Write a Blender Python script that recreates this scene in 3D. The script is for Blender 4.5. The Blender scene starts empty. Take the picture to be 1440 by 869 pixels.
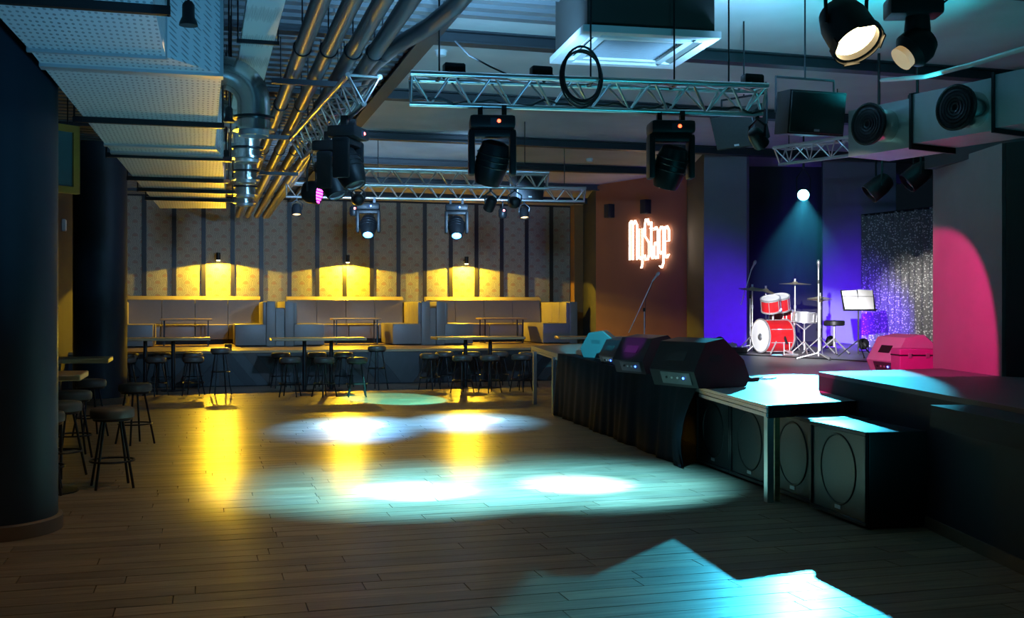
import bpy, bmesh, math, random
from mathutils import Vector, Matrix
random.seed(7)
R = math.radians
PI = math.pi
sc = bpy.context.scene
C = sc.collection

# ------------------------------------------------------------------ camera
FPX, CXP, CYP, EYE = 1520.0, 720.0, 434.5, 1.67
YAW = R(16.0)
FW = Vector((math.sin(YAW), math.cos(YAW), 0)); RT = Vector((math.cos(YAW), -math.sin(YAW), 0))
cam_d = bpy.data.cameras.new('camera'); cam_d.sensor_width = 36; cam_d.lens = FPX/1440*36
cam = bpy.data.objects.new('camera', cam_d); C.objects.link(cam)
cam.location = (0, 0, EYE); cam.rotation_euler = (R(90), 0, -YAW)
cam_d.clip_end = 200; cam_d.clip_start = .05
sc.camera = cam

def at(x, y, d=None, Z=None, Y=None):
    """a measured direction and a distance (or height, or depth) -> a point of the room"""
    r = FW + RT*((x-CXP)/FPX) + Vector((0, 0, (CYP-y)/FPX))
    t = d if d is not None else ((Z-EYE)/r.z if Z is not None else Y/r.y)
    return Vector((0, 0, EYE)) + r*t

# ------------------------------------------------------------------ world, exposure
w = bpy.data.worlds.new('world'); sc.world = w; w.use_nodes = True
w.node_tree.nodes['Background'].inputs[0].default_value = (.10, .20, .32, 1)
w.node_tree.nodes['Background'].inputs[1].default_value = .02
sc.view_settings.view_transform = 'Standard'; sc.view_settings.look = 'None'
sc.view_settings.gamma = 1; sc.view_settings.use_curve_mapping = False
sc.view_settings.exposure = 0.0
sc.cycles.use_denoising = True
sc.cycles.max_bounces = 8
sc.cycles.sample_clamp_indirect = 6

# ------------------------------------------------------------------ stage and room lights (fixtures are built further down)
def spot(loc, target, power, color, deg, blend=1.0, radius=.06):
    l = bpy.data.lights.new('spot_light', 'SPOT'); l.energy = power; l.color = color
    l.spot_size = R(deg); l.spot_blend = blend; l.shadow_soft_size = radius
    o = bpy.data.objects.new('spot_light', l); C.objects.link(o)
    o.location = loc
    o.rotation_euler = (Vector(target)-Vector(loc)).to_track_quat('-Z', 'Y').to_euler()
    return o
CYAN = (.10, .66, 1.0); BLUE = (.16, .48, 1.0); YEL = (1.0, .58, .02); WARM = (1.0, .72, .36)
VIO = (.10, .0, 1.0); PINK = (1.0, .02, .24)

# ------------------------------------------------------------------ materials
MATS = {}
def mat(name, col, rough=.5, metal=0.0, emit=None, es=0.0, vary=.12, scale=8.0, bump=0.0, spec=.5, stretch=None):
    if name in MATS: return MATS[name]
    m = bpy.data.materials.new(name); m.use_nodes = True; MATS[name] = m
    nt = m.node_tree; b = nt.nodes['Principled BSDF']
    b.inputs['Roughness'].default_value = rough; b.inputs['Metallic'].default_value = metal
    b.inputs['Specular IOR Level'].default_value = spec
    tc = nt.nodes.new('ShaderNodeTexCoord'); n = nt.nodes.new('ShaderNodeTexNoise')
    n.inputs['Scale'].default_value = scale; n.inputs['Detail'].default_value = 3
    if stretch:
        mp = nt.nodes.new('ShaderNodeMapping'); mp.inputs['Scale'].default_value = stretch
        nt.links.new(tc.outputs['Object'], mp.inputs['Vector']); nt.links.new(mp.outputs['Vector'], n.inputs['Vector'])
    else:
        nt.links.new(tc.outputs['Object'], n.inputs['Vector'])
    mx = nt.nodes.new('ShaderNodeMix'); mx.data_type = 'RGBA'
    mx.inputs[6].default_value = (*[c*(1-vary) for c in col], 1)
    mx.inputs[7].default_value = (*[min(1, c*(1+vary)) for c in col], 1)
    nt.links.new(n.outputs['Fac'], mx.inputs[0]); nt.links.new(mx.outputs[2], b.inputs['Base Color'])
    if bump:
        bp = nt.nodes.new('ShaderNodeBump'); bp.inputs['Strength'].default_value = bump; bp.inputs['Distance'].default_value = .02
        nt.links.new(n.outputs['Fac'], bp.inputs['Height']); nt.links.new(bp.outputs['Normal'], b.inputs['Normal'])
    if emit:
        b.inputs['Emission Color'].default_value = (*emit, 1); b.inputs['Emission Strength'].default_value = es
    return m

def wood(name, c1, c2, rough, along='X', attr=True):
    m = bpy.data.materials.new(name); m.use_nodes = True; MATS[name] = m
    nt = m.node_tree; b = nt.nodes['Principled BSDF']; L = nt.links.new
    tc = nt.nodes.new('ShaderNodeTexCoord'); mp = nt.nodes.new('ShaderNodeMapping')
    mp.inputs['Scale'].default_value = (1.2, 16, 16) if along == 'X' else (16, 1.2, 16)
    geo = nt.nodes.new('ShaderNodeNewGeometry')
    L(geo.outputs['Position'], mp.inputs['Vector'])
    n = nt.nodes.new('ShaderNodeTexNoise'); n.inputs['Scale'].default_value = 1.6; n.inputs['Detail'].default_value = 5
    L(mp.outputs['Vector'], n.inputs['Vector'])
    cr = nt.nodes.new('ShaderNodeValToRGB'); cr.color_ramp.elements[0].position = .32; cr.color_ramp.elements[1].position = .72
    cr.color_ramp.elements[0].color = (*c1, 1); cr.color_ramp.elements[1].color = (*c2, 1)
    L(n.outputs['Fac'], cr.inputs[0])
    out = cr.outputs[0]
    if attr:
        at_ = nt.nodes.new('ShaderNodeAttribute'); at_.attribute_name = 'tint'
        ml = nt.nodes.new('ShaderNodeMix'); ml.data_type = 'RGBA'; ml.blend_type = 'MULTIPLY'; ml.inputs[0].default_value = 1
        L(out, ml.inputs[6]); L(at_.outputs['Color'], ml.inputs[7]); out = ml.outputs[2]
    L(out, b.inputs['Base Color'])
    mr = nt.nodes.new('ShaderNodeMapRange'); mr.inputs[3].default_value = rough-.06; mr.inputs[4].default_value = rough+.1
    L(n.outputs['Fac'], mr.inputs[0]); L(mr.outputs[0], b.inputs['Roughness'])
    bp = nt.nodes.new('ShaderNodeBump'); bp.inputs['Strength'].default_value = .12; bp.inputs['Distance'].default_value = .01
    L(n.outputs['Fac'], bp.inputs['Height']); L(bp.outputs['Normal'], b.inputs['Normal'])
    return m

def wallpaper(name):
    """brown and sage paper with rows of offset fan shapes"""
    m = bpy.data.materials.new(name); m.use_nodes = True; MATS[name] = m
    nt = m.node_tree; b = nt.nodes['Principled BSDF']; L = nt.links.new
    def M(op, a, c=None, d=None):
        x = nt.nodes.new('ShaderNodeMath'); x.operation = op
        for i, v in enumerate((a, c, d)):
            if v is None: continue
            if isinstance(v, (int, float)): x.inputs[i].default_value = v
            else: L(v, x.inputs[i])
        return x.outputs[0]
    g = nt.nodes.new('ShaderNodeNewGeometry'); sp = nt.nodes.new('ShaderNodeSeparateXYZ'); L(g.outputs['Position'], sp.inputs[0])
    u = M('DIVIDE', sp.outputs[0], .37); v = M('DIVIDE', sp.outputs[2], .175)
    row = M('FLOOR', v); off = M('MULTIPLY', M('MODULO', row, 2.0), .5)
    fu = M('MULTIPLY', M('SUBTRACT', M('FRACT', M('ADD', u, off)), .5), .37); fv = M('MULTIPLY', M('SUBTRACT', M('FRACT', v), .38), .175)
    r = M('SQRT', M('ADD', M('MULTIPLY', fu, fu), M('MULTIPLY', fv, fv)))
    ring = M('MULTIPLY', M('ADD', M('SINE', M('MULTIPLY', r, 150.0)), 1.0), .5)
    arc = M('MULTIPLY', M('LESS_THAN', r, .082), M('GREATER_THAN', fv, -.012))
    motif = M('MULTIPLY', arc, M('GREATER_THAN', M('ADD', ring, M('MULTIPLY', M('LESS_THAN', r, .035), 1.0)), .45))
    n = nt.nodes.new('ShaderNodeTexNoise'); n.inputs['Scale'].default_value = 22; n.inputs['Detail'].default_value = 2
    L(g.outputs['Position'], n.inputs['Vector'])
    a = nt.nodes.new('ShaderNodeMix'); a.data_type = 'RGBA'
    a.inputs[6].default_value = (.11, .135, .115, 1); a.inputs[7].default_value = (.33, .33, .27, 1)
    L(M('MULTIPLY', M('ADD', ring, n.outputs['Fac']), .5), a.inputs[0])
    bb = nt.nodes.new('ShaderNodeMix'); bb.data_type = 'RGBA'; bb.inputs[7].default_value = (.22, .11, .085, 1)
    L(M('MULTIPLY', motif, .7), bb.inputs[0]); L(a.outputs[2], bb.inputs[6])
    L(bb.outputs[2], b.inputs['Base Color']); b.inputs['Roughness'].default_value = .6
    return m

def starcloth(name):
    """silver sequinned curtain"""
    m = bpy.data.materials.new(name); m.use_nodes = True; MATS[name] = m
    nt = m.node_tree; b = nt.nodes['Principled BSDF']; L = nt.links.new
    g = nt.nodes.new('ShaderNodeNewGeometry')
    v = nt.nodes.new('ShaderNodeTexVoronoi'); v.inputs['Scale'].default_value = 27; L(g.outputs['Position'], v.inputs['Vector'])
    lt = nt.nodes.new('ShaderNodeMath'); lt.operation = 'LESS_THAN'; lt.inputs[1].default_value = .34; L(v.outputs['Distance'], lt.inputs[0])
    mx = nt.nodes.new('ShaderNodeMix'); mx.data_type = 'RGBA'
    mx.inputs[6].default_value = (.24, .24, .245, 1); mx.inputs[7].default_value = (.95, .95, .93, 1)
    L(lt.outputs[0], mx.inputs[0]); L(mx.outputs[2], b.inputs['Base Color']); b.inputs['Roughness'].default_value = .5
    return m

def perforated(name, col, pitch):
    m = bpy.data.materials.new(name); m.use_nodes = True; MATS[name] = m
    nt = m.node_tree; b = nt.nodes['Principled BSDF']; L = nt.links.new
    tc = nt.nodes.new('ShaderNodeTexCoord')
    v = nt.nodes.new('ShaderNodeTexVoronoi'); v.inputs['Scale'].default_value = 1/pitch; v.inputs['Randomness'].default_value = .15
    sx = nt.nodes.new('ShaderNodeSeparateXYZ'); cx = nt.nodes.new('ShaderNodeCombineXYZ'); ad = nt.nodes.new('ShaderNodeMath'); ad.operation = 'ADD'
    my = nt.nodes.new('ShaderNodeMath'); my.operation = 'MULTIPLY'; my.inputs[1].default_value = .4; v.voronoi_dimensions = '2D'
    L(tc.outputs['Object'], sx.inputs[0]); L(sx.outputs[0], ad.inputs[0]); L(sx.outputs[1], my.inputs[0]); L(sx.outputs[2], ad.inputs[1])
    m3 = nt.nodes.new('ShaderNodeMath'); m3.operation = 'ADD'; L(my.outputs[0], m3.inputs[0]); L(sx.outputs[2], m3.inputs[1])
    L(ad.outputs[0], cx.inputs[0]); L(m3.outputs[0], cx.inputs[1]); L(cx.outputs[0], v.inputs['Vector'])
    lt = nt.nodes.new('ShaderNodeMath'); lt.operation = 'LESS_THAN'; lt.inputs[1].default_value = .24; L(v.outputs['Distance'], lt.inputs[0])
    mx = nt.nodes.new('ShaderNodeMix'); mx.data_type = 'RGBA'; mx.inputs[6].default_value = (*col, 1); mx.inputs[7].default_value = (*[c*.45 for c in col], 1)
    L(lt.outputs[0], mx.inputs[0]); L(mx.outputs[2], b.inputs['Base Color']); b.inputs['Roughness'].default_value = .45
    return m

FLOORW = wood('floor_oak', (.19, .135, .085), (.40, .295, .19), .30)
TABLEW = wood('table_oak', (.28, .17, .075), (.46, .30, .14), .4, attr=False)
DECKW = wood('platform_oak', (.20, .13, .07), (.32, .22, .12), .38)
FLOORW.node_tree.nodes['Principled BSDF'].inputs['Specular IOR Level'].default_value = .36
PAPER = wallpaper('fan_wallpaper'); STAR = starcloth('sequin_cloth')
PERF = perforated('perforated_zinc', (.62, .62, .61), .035)
BLACK = mat('black_plastic', (.010, .011, .013), .42, spec=.3)
BLACKM = mat('black_matt', (.010, .010, .012), .8)
GRILL = mat('speaker_grille', (.016, .018, .020), .42, scale=60, vary=.4)
CHAR = mat('charcoal_metal', (.03, .032, .036), .35, .6)
NAVY = mat('navy_paint', (.013, .026, .042), .5)
ALU = mat('aluminium', (.70, .70, .70), .28, .95, vary=.06)
ALUD = mat('aluminium_satin', (.62, .63, .64), .36, .9, vary=.06)
ZINC = mat('galvanised', (.55, .56, .57), .40, .55, scale=5, vary=.12)
SPIRAL = mat('polished_zinc', (.60, .58, .55), .22, .95, scale=4)
CONC = mat('ceiling_board', (.52, .53, .53), .7, scale=1.2, vary=.25, bump=.1)
DECKM = mat('ceiling_deck', (.13, .14, .15), .45, scale=2, vary=.2)
BEAMM = mat('beam_paint', (.022, .026, .032), .5)
PIPEM = mat('pipe_wrap', (.085, .095, .11), .38, 0, scale=3)
DARKW = mat('dark_wall', (.014, .016, .022), .7)
SLATE = mat('slate_wall', (.008, .013, .022), .7)
ORANGE = mat('brick_red_wall', (.30, .095, .040), .65, scale=2)
BATTEN = mat('dark_batten', (.010, .009, .008), .45)
TRIMB = mat('amber_trim', (.24, .13, .04), .5)
LEATH = mat('grey_leather', (.205, .185, .165), .42, scale=14, vary=.06)
SEATM = mat('stool_vinyl', (.10, .085, .07), .45, scale=14)
CLOTH = mat('black_molton', (.006, .012, .017), .9, spec=.1, scale=20)
WHITEP = mat('white_plastic', (.72, .74, .75), .4, vary=.04)
BACKD = mat('blue_drape', (.20, .20, .24), .85, scale=3)
PILLAR = mat('grey_paint', (.21, .17, .19), .6, scale=3)
STAGEF = mat('stage_ply', (.30, .29, .28), .42, scale=3, vary=.2)
WINGT = mat('wing_ply', (.07, .072, .075), .55, scale=4, vary=.2)
REDL = mat('red_lacquer', (.50, .012, .016), .16, scale=3)
CHROME = mat('chrome', (.86, .86, .86), .28, .75, vary=.03)
BRASS = mat('cymbal_bronze', (.80, .68, .42), .38, .45)
DRUMHD = mat('drum_skin', (.85, .85, .83), .5, vary=.03)
PAPERW = mat('sheet_music', (.80, .80, .78), .7, vary=.03)
PINKB = mat('pale_speaker', (.62, .60, .62), .5)
MAGB = mat('purple_case', (.42, .07, .30), .5)
TILE = mat('chevron_dark', (.028, .040, .048), .4, scale=6, vary=.4)
BOX = mat('duct_box', (.045, .045, .042), .6)
CABLE = mat('rubber_cable', (.008, .008, .009), .5)
def glow(name, col, s): return mat(name, (.8, .8, .8), .4, emit=col, es=s, vary=.01)
G_WARM = glow('lamp_warm', (1, .74, .36), 14); G_BLUE = glow('lamp_blue', (.06, .36, 1), 9)
G_CYAN = glow('lamp_cyan', (.15, .75, 1), 60); G_MAG = glow('led_magenta', (1, .02, .75), 9)
G_RED = glow('led_red', (1, .05, .01), 9); G_SIGN = glow('sign_tube', (1, .80, .58), 7)
G_YEL = glow('lamp_yellow', (1, .68, .14), 45); G_LEDB = glow('led_blue', (.04, .12, 1), 8); G_DIM = glow('lamp_dim', (1, .66, .25), 1.6)
LENS = mat('lens_glass', (.04, .05, .07), .08, spec=.8)

# ------------------------------------------------------------------ mesh helpers
def link(o, parent=None):
    C.objects.link(o); o.parent = parent; return o

class MB:
    def __init__(s): s.bm = bmesh.new(); s.M = Matrix.Identity(4)
    def _t(s, vs):
        if s.M != Matrix.Identity(4):
            for v in vs: v.co = s.M @ v.co
    def box(s, lo, hi, bev=0.0, seg=2):
        lo, hi = Vector(lo), Vector(hi)
        r = bmesh.ops.create_cube(s.bm, size=1)
        vs = r['verts']
        for v in vs: v.co = Vector(((lo[i]+hi[i])/2 + v.co[i]*(hi[i]-lo[i]) for i in range(3)))
        if bev:
            es = list({e for v in vs for e in v.link_edges})
            q = bmesh.ops.bevel(s.bm, geom=es, offset=bev, segments=seg, profile=.6, affect='EDGES')
            fs = {f for f in q['faces']} | {f for v in q['verts'] for f in v.link_faces}
            vs = list({v for f in fs for v in f.verts})
        s._t(vs); return s
    def cyl(s, p0, p1, r0, r1=None, n=12, cap=True):
        r1 = r0 if r1 is None else r1
        p0, p1 = Vector(p0), Vector(p1); ax = (p1-p0).normalized()
        q = ax.to_track_quat('Z', 'Y'); a, b = [], []
        for i in range(n):
            d = q @ Vector((math.cos(2*PI*i/n), math.sin(2*PI*i/n), 0))
            a.append(s.bm.verts.new(p0+d*r0)); b.append(s.bm.verts.new(p1+d*r1))
        for i in range(n): s.bm.faces.new((a[i], a[(i+1) % n], b[(i+1) % n], b[i]))
        if cap: s.bm.faces.new(a[::-1]); s.bm.faces.new(b)
        s._t(a+b); return s
    def lathe(s, prof, origin=(0, 0, 0), axis=(0, 0, 1), n=24, closed=False):
        """prof: list of (radius, height) along axis"""
        o = Vector(origin); q = Vector(axis).normalized().to_track_quat('Z', 'Y'); rings = []
        for r, h in prof:
            rings.append([s.bm.verts.new(o + q @ Vector((max(r, 1e-4)*math.cos(2*PI*i/n), max(r, 1e-4)*math.sin(2*PI*i/n), h))) for i in range(n)])
        for a, b in zip(rings, rings[1:]):
            for i in range(n): s.bm.faces.new((a[i], a[(i+1) % n], b[(i+1) % n], b[i]))
        if not closed: s.bm.faces.new(rings[0][::-1]); s.bm.faces.new(rings[-1])
        else:
            for i in range(n): s.bm.faces.new((rings[-1][i], rings[-1][(i+1) % n], rings[0][(i+1) % n], rings[0][i]))
        s._t([v for r in rings for v in r]); return s
    def ring(s, origin, axis, R0, r, n=28, k=8):
        return s.lathe([(R0+r*math.cos(2*PI*j/k), r*math.sin(2*PI*j/k)) for j in range(k)], origin, axis, n, closed=True)
    def tube(s, pts, r, n=8, closed=False):
        pts = [Vector(p) for p in pts]; rings = []; up = None
        for i, p in enumerate(pts):
            t = ((pts[(i+1) % len(pts)] - pts[i-1]) if closed else (pts[min(i+1, len(pts)-1)] - pts[max(i-1, 0)])).normalized()
            if up is None: up = t.orthogonal().normalized()
            up = (up - t*up.dot(t)).normalized(); sd = t.cross(up)
            rr = r[i] if isinstance(r, (list, tuple)) else r
            rings.append([s.bm.verts.new(p + (up*math.cos(2*PI*j/n) + sd*math.sin(2*PI*j/n))*rr) for j in range(n)])
        pairs = list(zip(rings, rings[1:])) + ([(rings[-1], rings[0])] if closed else [])
        for a, b in pairs:
            for j in range(n): s.bm.faces.new((a[j], a[(j+1) % n], b[(j+1) % n], b[j]))
        if not closed: s.bm.faces.new(rings[0][::-1]); s.bm.faces.new(rings[-1])
        s._t([v for q in rings for v in q]); return s
    def prism(s, poly, v0, v1=None):
        """poly: list of 3d points; extruded by vector v0"""
        a = [s.bm.verts.new(Vector(p)) for p in poly]; b = [s.bm.verts.new(Vector(p)+Vector(v0)) for p in poly]
        n = len(a)
        s.bm.faces.new(a[::-1]); s.bm.faces.new(b)
        for i in range(n): s.bm.faces.new((a[i], a[(i+1) % n], b[(i+1) % n], b[i]))
        s._t(a+b); return s
    def hexa(s, bot, top):
        """eight corners: two quads"""
        a = [s.bm.verts.new(Vector(p)) for p in bot]; b = [s.bm.verts.new(Vector(p)) for p in top]
        s.bm.faces.new(a[::-1]); s.bm.faces.new(b)
        for i in range(4): s.bm.faces.new((a[i], a[(i+1) % 4], b[(i+1) % 4], b[i]))
        s._t(a+b); return s
    def mesh(s, name, m, smooth=None):
        bmesh.ops.recalc_face_normals(s.bm, faces=s.bm.faces)
        me = bpy.data.meshes.new(name); s.bm.to_mesh(me); s.bm.free(); me.materials.append(m)
        if smooth:
            for p in me.polygons: p.use_smooth = True
            me.set_sharp_from_angle(angle=R(smooth))
        return me
    def build(s, name, m, parent=None, smooth=40):
        return link(bpy.data.objects.new(name, s.mesh(name, m, smooth)), parent)

def tag(o, label=None, cat=None, group=None, kind=None):
    if label: o['label'] = label
    if cat: o['category'] = cat
    if group: o['group'] = group
    if kind: o['kind'] = kind
    return o
def thing(name, label, cat, loc=(0, 0, 0), rz=0.0, group=None):
    o = bpy.data.objects.new(name, None); C.objects.link(o); o.location = loc; o.rotation_euler = (0, 0, rz)
    o.empty_display_size = .2
    return tag(o, label, cat, group)
def struct(name, mb, m, smooth=None):
    return tag(mb.build(name, m, None, smooth), kind='structure')
def copy_tree(o, parent=None):
    c = o.copy(); C.objects.link(c); c.parent = parent
    for ch in list(o.children): copy_tree(ch, c)
    return c
def place(proto, first, loc, rz, label=None, group=None, cat=None):
    """the prototype itself the first time, a copy with all its parts afterwards"""
    o = proto if first else copy_tree(proto)
    o.location = loc; o.rotation_euler = (0, 0, rz)
    tag(o, label, cat, group); return o
_u = MB(); _u.cyl((0, 0, 0), (0, 0, 1), 1, n=8)
_unit = {}
def bar(name, p0, p1, r, m, parent=None, n=8):
    """straight round bar sharing one unit mesh per material"""
    k = (m.name, n)
    if k not in _unit:
        q = MB(); q.cyl((0, 0, 0), (0, 0, 1), 1, n=n); _unit[k] = q.mesh('round_bar', m, 60)
    o = bpy.data.objects.new(name, _unit[k]); link(o, parent)
    p0, p1 = Vector(p0), Vector(p1); d = p1-p0
    o.location = p0; o.rotation_euler = d.to_track_quat('Z', 'Y').to_euler(); o.scale = (r, r, d.length)
    return o
_cube = {}
def slab(name, lo, hi, m, parent=None, bev=.15):
    """box piece sharing one chamfered cube per material"""
    if m.name not in _cube:
        q = MB(); q.box((-.5, -.5, -.5), (.5, .5, .5)); _cube[m.name] = q.mesh('slab', m)
    o = bpy.data.objects.new(name, _cube[m.name]); link(o, parent)
    lo, hi = Vector(lo), Vector(hi); o.location = (lo+hi)/2; o.scale = hi-lo
    return o

CEIL = 4.65
YB = 29.6          # back wall
PLAT = .77         # lounge platform height
YP = 24.0          # its front
def SZ(y): return .84 + (y-8.4)*.0145     # the stage deck is slightly raked

# =================================================================== SETTING
fl = struct('floor', MB().box((-7, -4, -.12), (16, 34, -.022)), mat('screed', (.05, .038, .025), .8))
PW = .185
def plank_mesh(mb, x0, x1, y0, tint, lay):
    g = .0022
    bot = [(x0+g, y0+g, -.022), (x1-g, y0+g, -.022), (x1-g, y0+PW-g, -.022), (x0+g, y0+PW-g, -.022)]
    dz = random.uniform(-.0012, 0)
    top = [(x0+g*1.5, y0+g*1.5, dz), (x1-g*1.5, y0+g*1.5, dz), (x1-g*1.5, y0+PW-g*1.5, dz), (x0+g*1.5, y0+PW-g*1.5, dz)]
    n0 = len(mb.bm.faces); mb.hexa(bot, top); mb.bm.faces.ensure_lookup_table()
    for f in mb.bm.faces[n0:]:
        for lp in f.loops: lp[lay] = tint
far = MB(); layf = far.bm.loops.layers.float_color.new('tint')
count = 0; y = 4.2; row = 0
while y < YP:
    x = -5 + random.uniform(-1.4, 0)
    while x < 11.5:
        L_ = random.choice((1.1, 1.4, 1.8, 2.0)); t = random.uniform(.72, 1.12); tint = (t*random.uniform(.97, 1.03), t, t*random.uniform(.95, 1.03), 1)
        lat = ((x+L_/2)*RT.x + y*RT.y)/max(.1, (x+L_/2)*FW.x + y*FW.y)
        if y < 10.2 and count < 290 and -.62 < lat < .60:
            q = MB(); ly = q.bm.loops.layers.float_color.new('tint'); plank_mesh(q, x, x+L_, y, tint, ly)
            q.build('plank', FLOORW, fl, None); count += 1
        elif x < 9.5 or y > 17: plank_mesh(far, x, x+L_, y, tint, layf)
        x += L_
    y += PW; row += 1
tag(far.build('plank_field', FLOORW, fl, None), kind='stuff')
nearf = MB(); layn = nearf.bm.loops.layers.float_color.new('tint')
for i in range(40):
    for j in range(9): plank_mesh(nearf, -6+j*2+(i % 3)*.6, -4+j*2+(i % 3)*.6, 4.2-(i+1)*PW, (.9, .9, .9, 1), layn)
tag(nearf.build('plank_field', FLOORW, fl, None), kind='stuff')

ce = struct('ceiling', MB().box((-7, -4, CEIL), (16, 34, CEIL+.2)), CONC)
xb = at(540, 130, Z=4.5).x          # edge of the boarded bays
for d in (8.4, 11.6, 14.9, 18.5, 21.7, 25.0, 28.2):
    yb = at(640, 100, d=d).y
    m_ = MB(); m_.box((-7, yb-.09, 4.51), (15, yb+.09, 4.53)); m_.box((-7, yb-.012, 4.53), (15, yb+.012, CEIL-.02)); m_.box((-7, yb-.09, CEIL-.02), (15, yb+.09, CEIL))
    m_.build('beam', BEAMM, ce, None)
m_ = MB(); m_.box((xb-.09, 6, 4.49), (xb+.09, 29, 4.51)); m_.box((xb-.015, 6, 4.51), (xb+.015, 29, CEIL)); m_.build('beam', BEAMM, ce, None)
y = 5.0
while y < 28.8:                                # corrugated steel deck over the service zone
    slab('deck_rib', (-6, y, CEIL-.07), (xb-.05, y+.13, CEIL), DECKM, ce); y += .27
y = 5.0
while y < 10.6:
    slab('deck_rib', (xb+.1, y, CEIL-.07), (3.5, y+.13, CEIL), DECKM, ce); y += .27

# back wall with wallpaper panels between dark battens
bx0, bx1 = at(150, 400, Y=YB).x-2.6, at(803, 400, Y=YB).x
wb = struct('wall_back', MB().box((-7, YB, 0), (16, YB+.2, CEIL)), DARKW)
pitch = (at(740, 400, Y=YB).x - at(203, 400, Y=YB).x)/14.0
xx = at(203, 400, Y=YB).x - pitch*4
while xx < bx1 - .1:
    x1_ = min(xx+pitch, bx1)
    slab('wallpaper_panel', (xx+.045, YB-.03, PLAT), (x1_-.045, YB, CEIL-.05), PAPER, wb)
    slab('batten', (xx-.055, YB-.06, PLAT), (xx+.055, YB, CEIL-.05), BATTEN, wb)
    xx += pitch
# right end of the lounge: amber reveal, dark recess, red wall
struct('trim_1', MB().box((bx1-.02, YB-.35, PLAT), (bx1+.26, YB+.01, CEIL)), TRIMB)
A = at(838, 300, d=26.0); B = at(966, 300, d=23.4)
def wallseg(name, p, q, z0, z1, m, th=.16):
    p, q = Vector((p[0], p[1], 0)), Vector((q[0], q[1], 0)); n = (q-p).normalized().cross(Vector((0, 0, 1)))
    n = -n if n.dot(-p) > 0 else n          # thickness goes away from the room
    mb = MB(); mb.prism([p+Vector((0, 0, z0)), q+Vector((0, 0, z0)), q+n*th+Vector((0, 0, z0)), p+n*th+Vector((0, 0, z0))], (0, 0, z1-z0))
    return struct(name, mb, m)
REC = Vector((bx1+.26, YB-.3, 0))
wallseg('wall_recess', REC, (A.x, A.y), 0, CEIL, SLATE)
wallseg('wall_sign', (A.x, A.y), (B.x, B.y), 0, CEIL, ORANGE)
P990 = at(990, 300, d=20.6); P1050 = at(1050, 300, d=20.2)
wallseg('wall_stage_return', (B.x, B.y), (P990.x, P990.y), 0, CEIL, mat('return_paint', (.014, .018, .026), .7))
wallseg('wall_stage_left', (P990.x, P990.y), (P1050.x, P1050.y), 0, CEIL, BACKD)
Q1 = at(1050, 300, d=22.6); Q2 = at(1157, 300, d=22.6); Q3 = at(1157, 300, d=21.2); Q4 = at(1260, 300, d=21.0)
wallseg('wall_stage_niche', (Q1.x, Q1.y), (Q2.x+.3, Q2.y), 0, CEIL, DARKW)
wallseg('wall_stage_right', (Q3.x, Q3.y), (Q4.x, Q4.y), 0, CEIL, BACKD)
S0 = at(1212, 300, d=20.2); S1 = at(1345, 300, d=18.2)
cur = MB(); NS = 90; zt = 3.42; vs = []
nrm = (S1-S0); nrm.z = 0; nrm = nrm.normalized().cross(Vector((0, 0, 1)))
for i in range(NS+1):
    p = S0.lerp(S1, i/NS) + nrm*(.035*math.sin(i*.95)+.02*math.sin(i*.37))
    vs.append((cur.bm.verts.new((p.x, p.y, SZ(p.y)-.02)), cur.bm.verts.new((p.x, p.y, zt))))
for a, b in zip(vs, vs[1:]): cur.bm.faces.new((a[0], b[0], b[1], a[1]))
co = cur.build('sequin_curtain', STAR, None, 80)
so = co.modifiers.new('thick', 'SOLIDIFY'); so.thickness = .012
tag(co, 'silver sequinned curtain sparkling at the back of the stage', 'curtain')
bar('curtain_rail', (S0.x, S0.y, zt), (S1.x, S1.y, zt), .02, CHAR, co)
wallseg('wall_stage_end', (S1.x+.1, S1.y+.3), (S1.x+1.2, 12.2), 0, CEIL, DARKW)
# left side, near end, right side
struct('wall_left', MB().box((-2.85, -4, 0), (-2.65, YB, CEIL)), DARKW)
struct('wall_near', MB().box((-7, -4.2, 0), (12, -4, CEIL)), DARKW)
struct('wall_right', MB().box((9.6, -4, 0), (9.8, 9.4, CEIL)), DARKW)

# lounge platform
pl = struct('trim_2', MB().box((-2.65, YP+.03, 0), (16, YB, PLAT-.025)), DARKW)
pl.name = 'trim_platform'
y = YP; n = 0
while y < YB-.05:
    x = -2.65
    while x < 12:
        L_ = random.choice((2.2, 2.8, 3.4)); t = random.uniform(.8, 1.1)
        q = MB(); ly = q.bm.loops.layers.float_color.new('tint'); q.box((x, y+.002, PLAT-.026), (x+L_-.004, y+.278, PLAT))
        for f in q.bm.faces:
            for lp in f.loops: lp[ly] = (t, t, t, 1)
        q.build('platform_plank', DECKW, pl, None); x += L_
    y += .28
slab('nosing', (-2.65, YP-.03, PLAT-.05), (10.5, YP+.004, PLAT+.002), TABLEW, pl)
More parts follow.
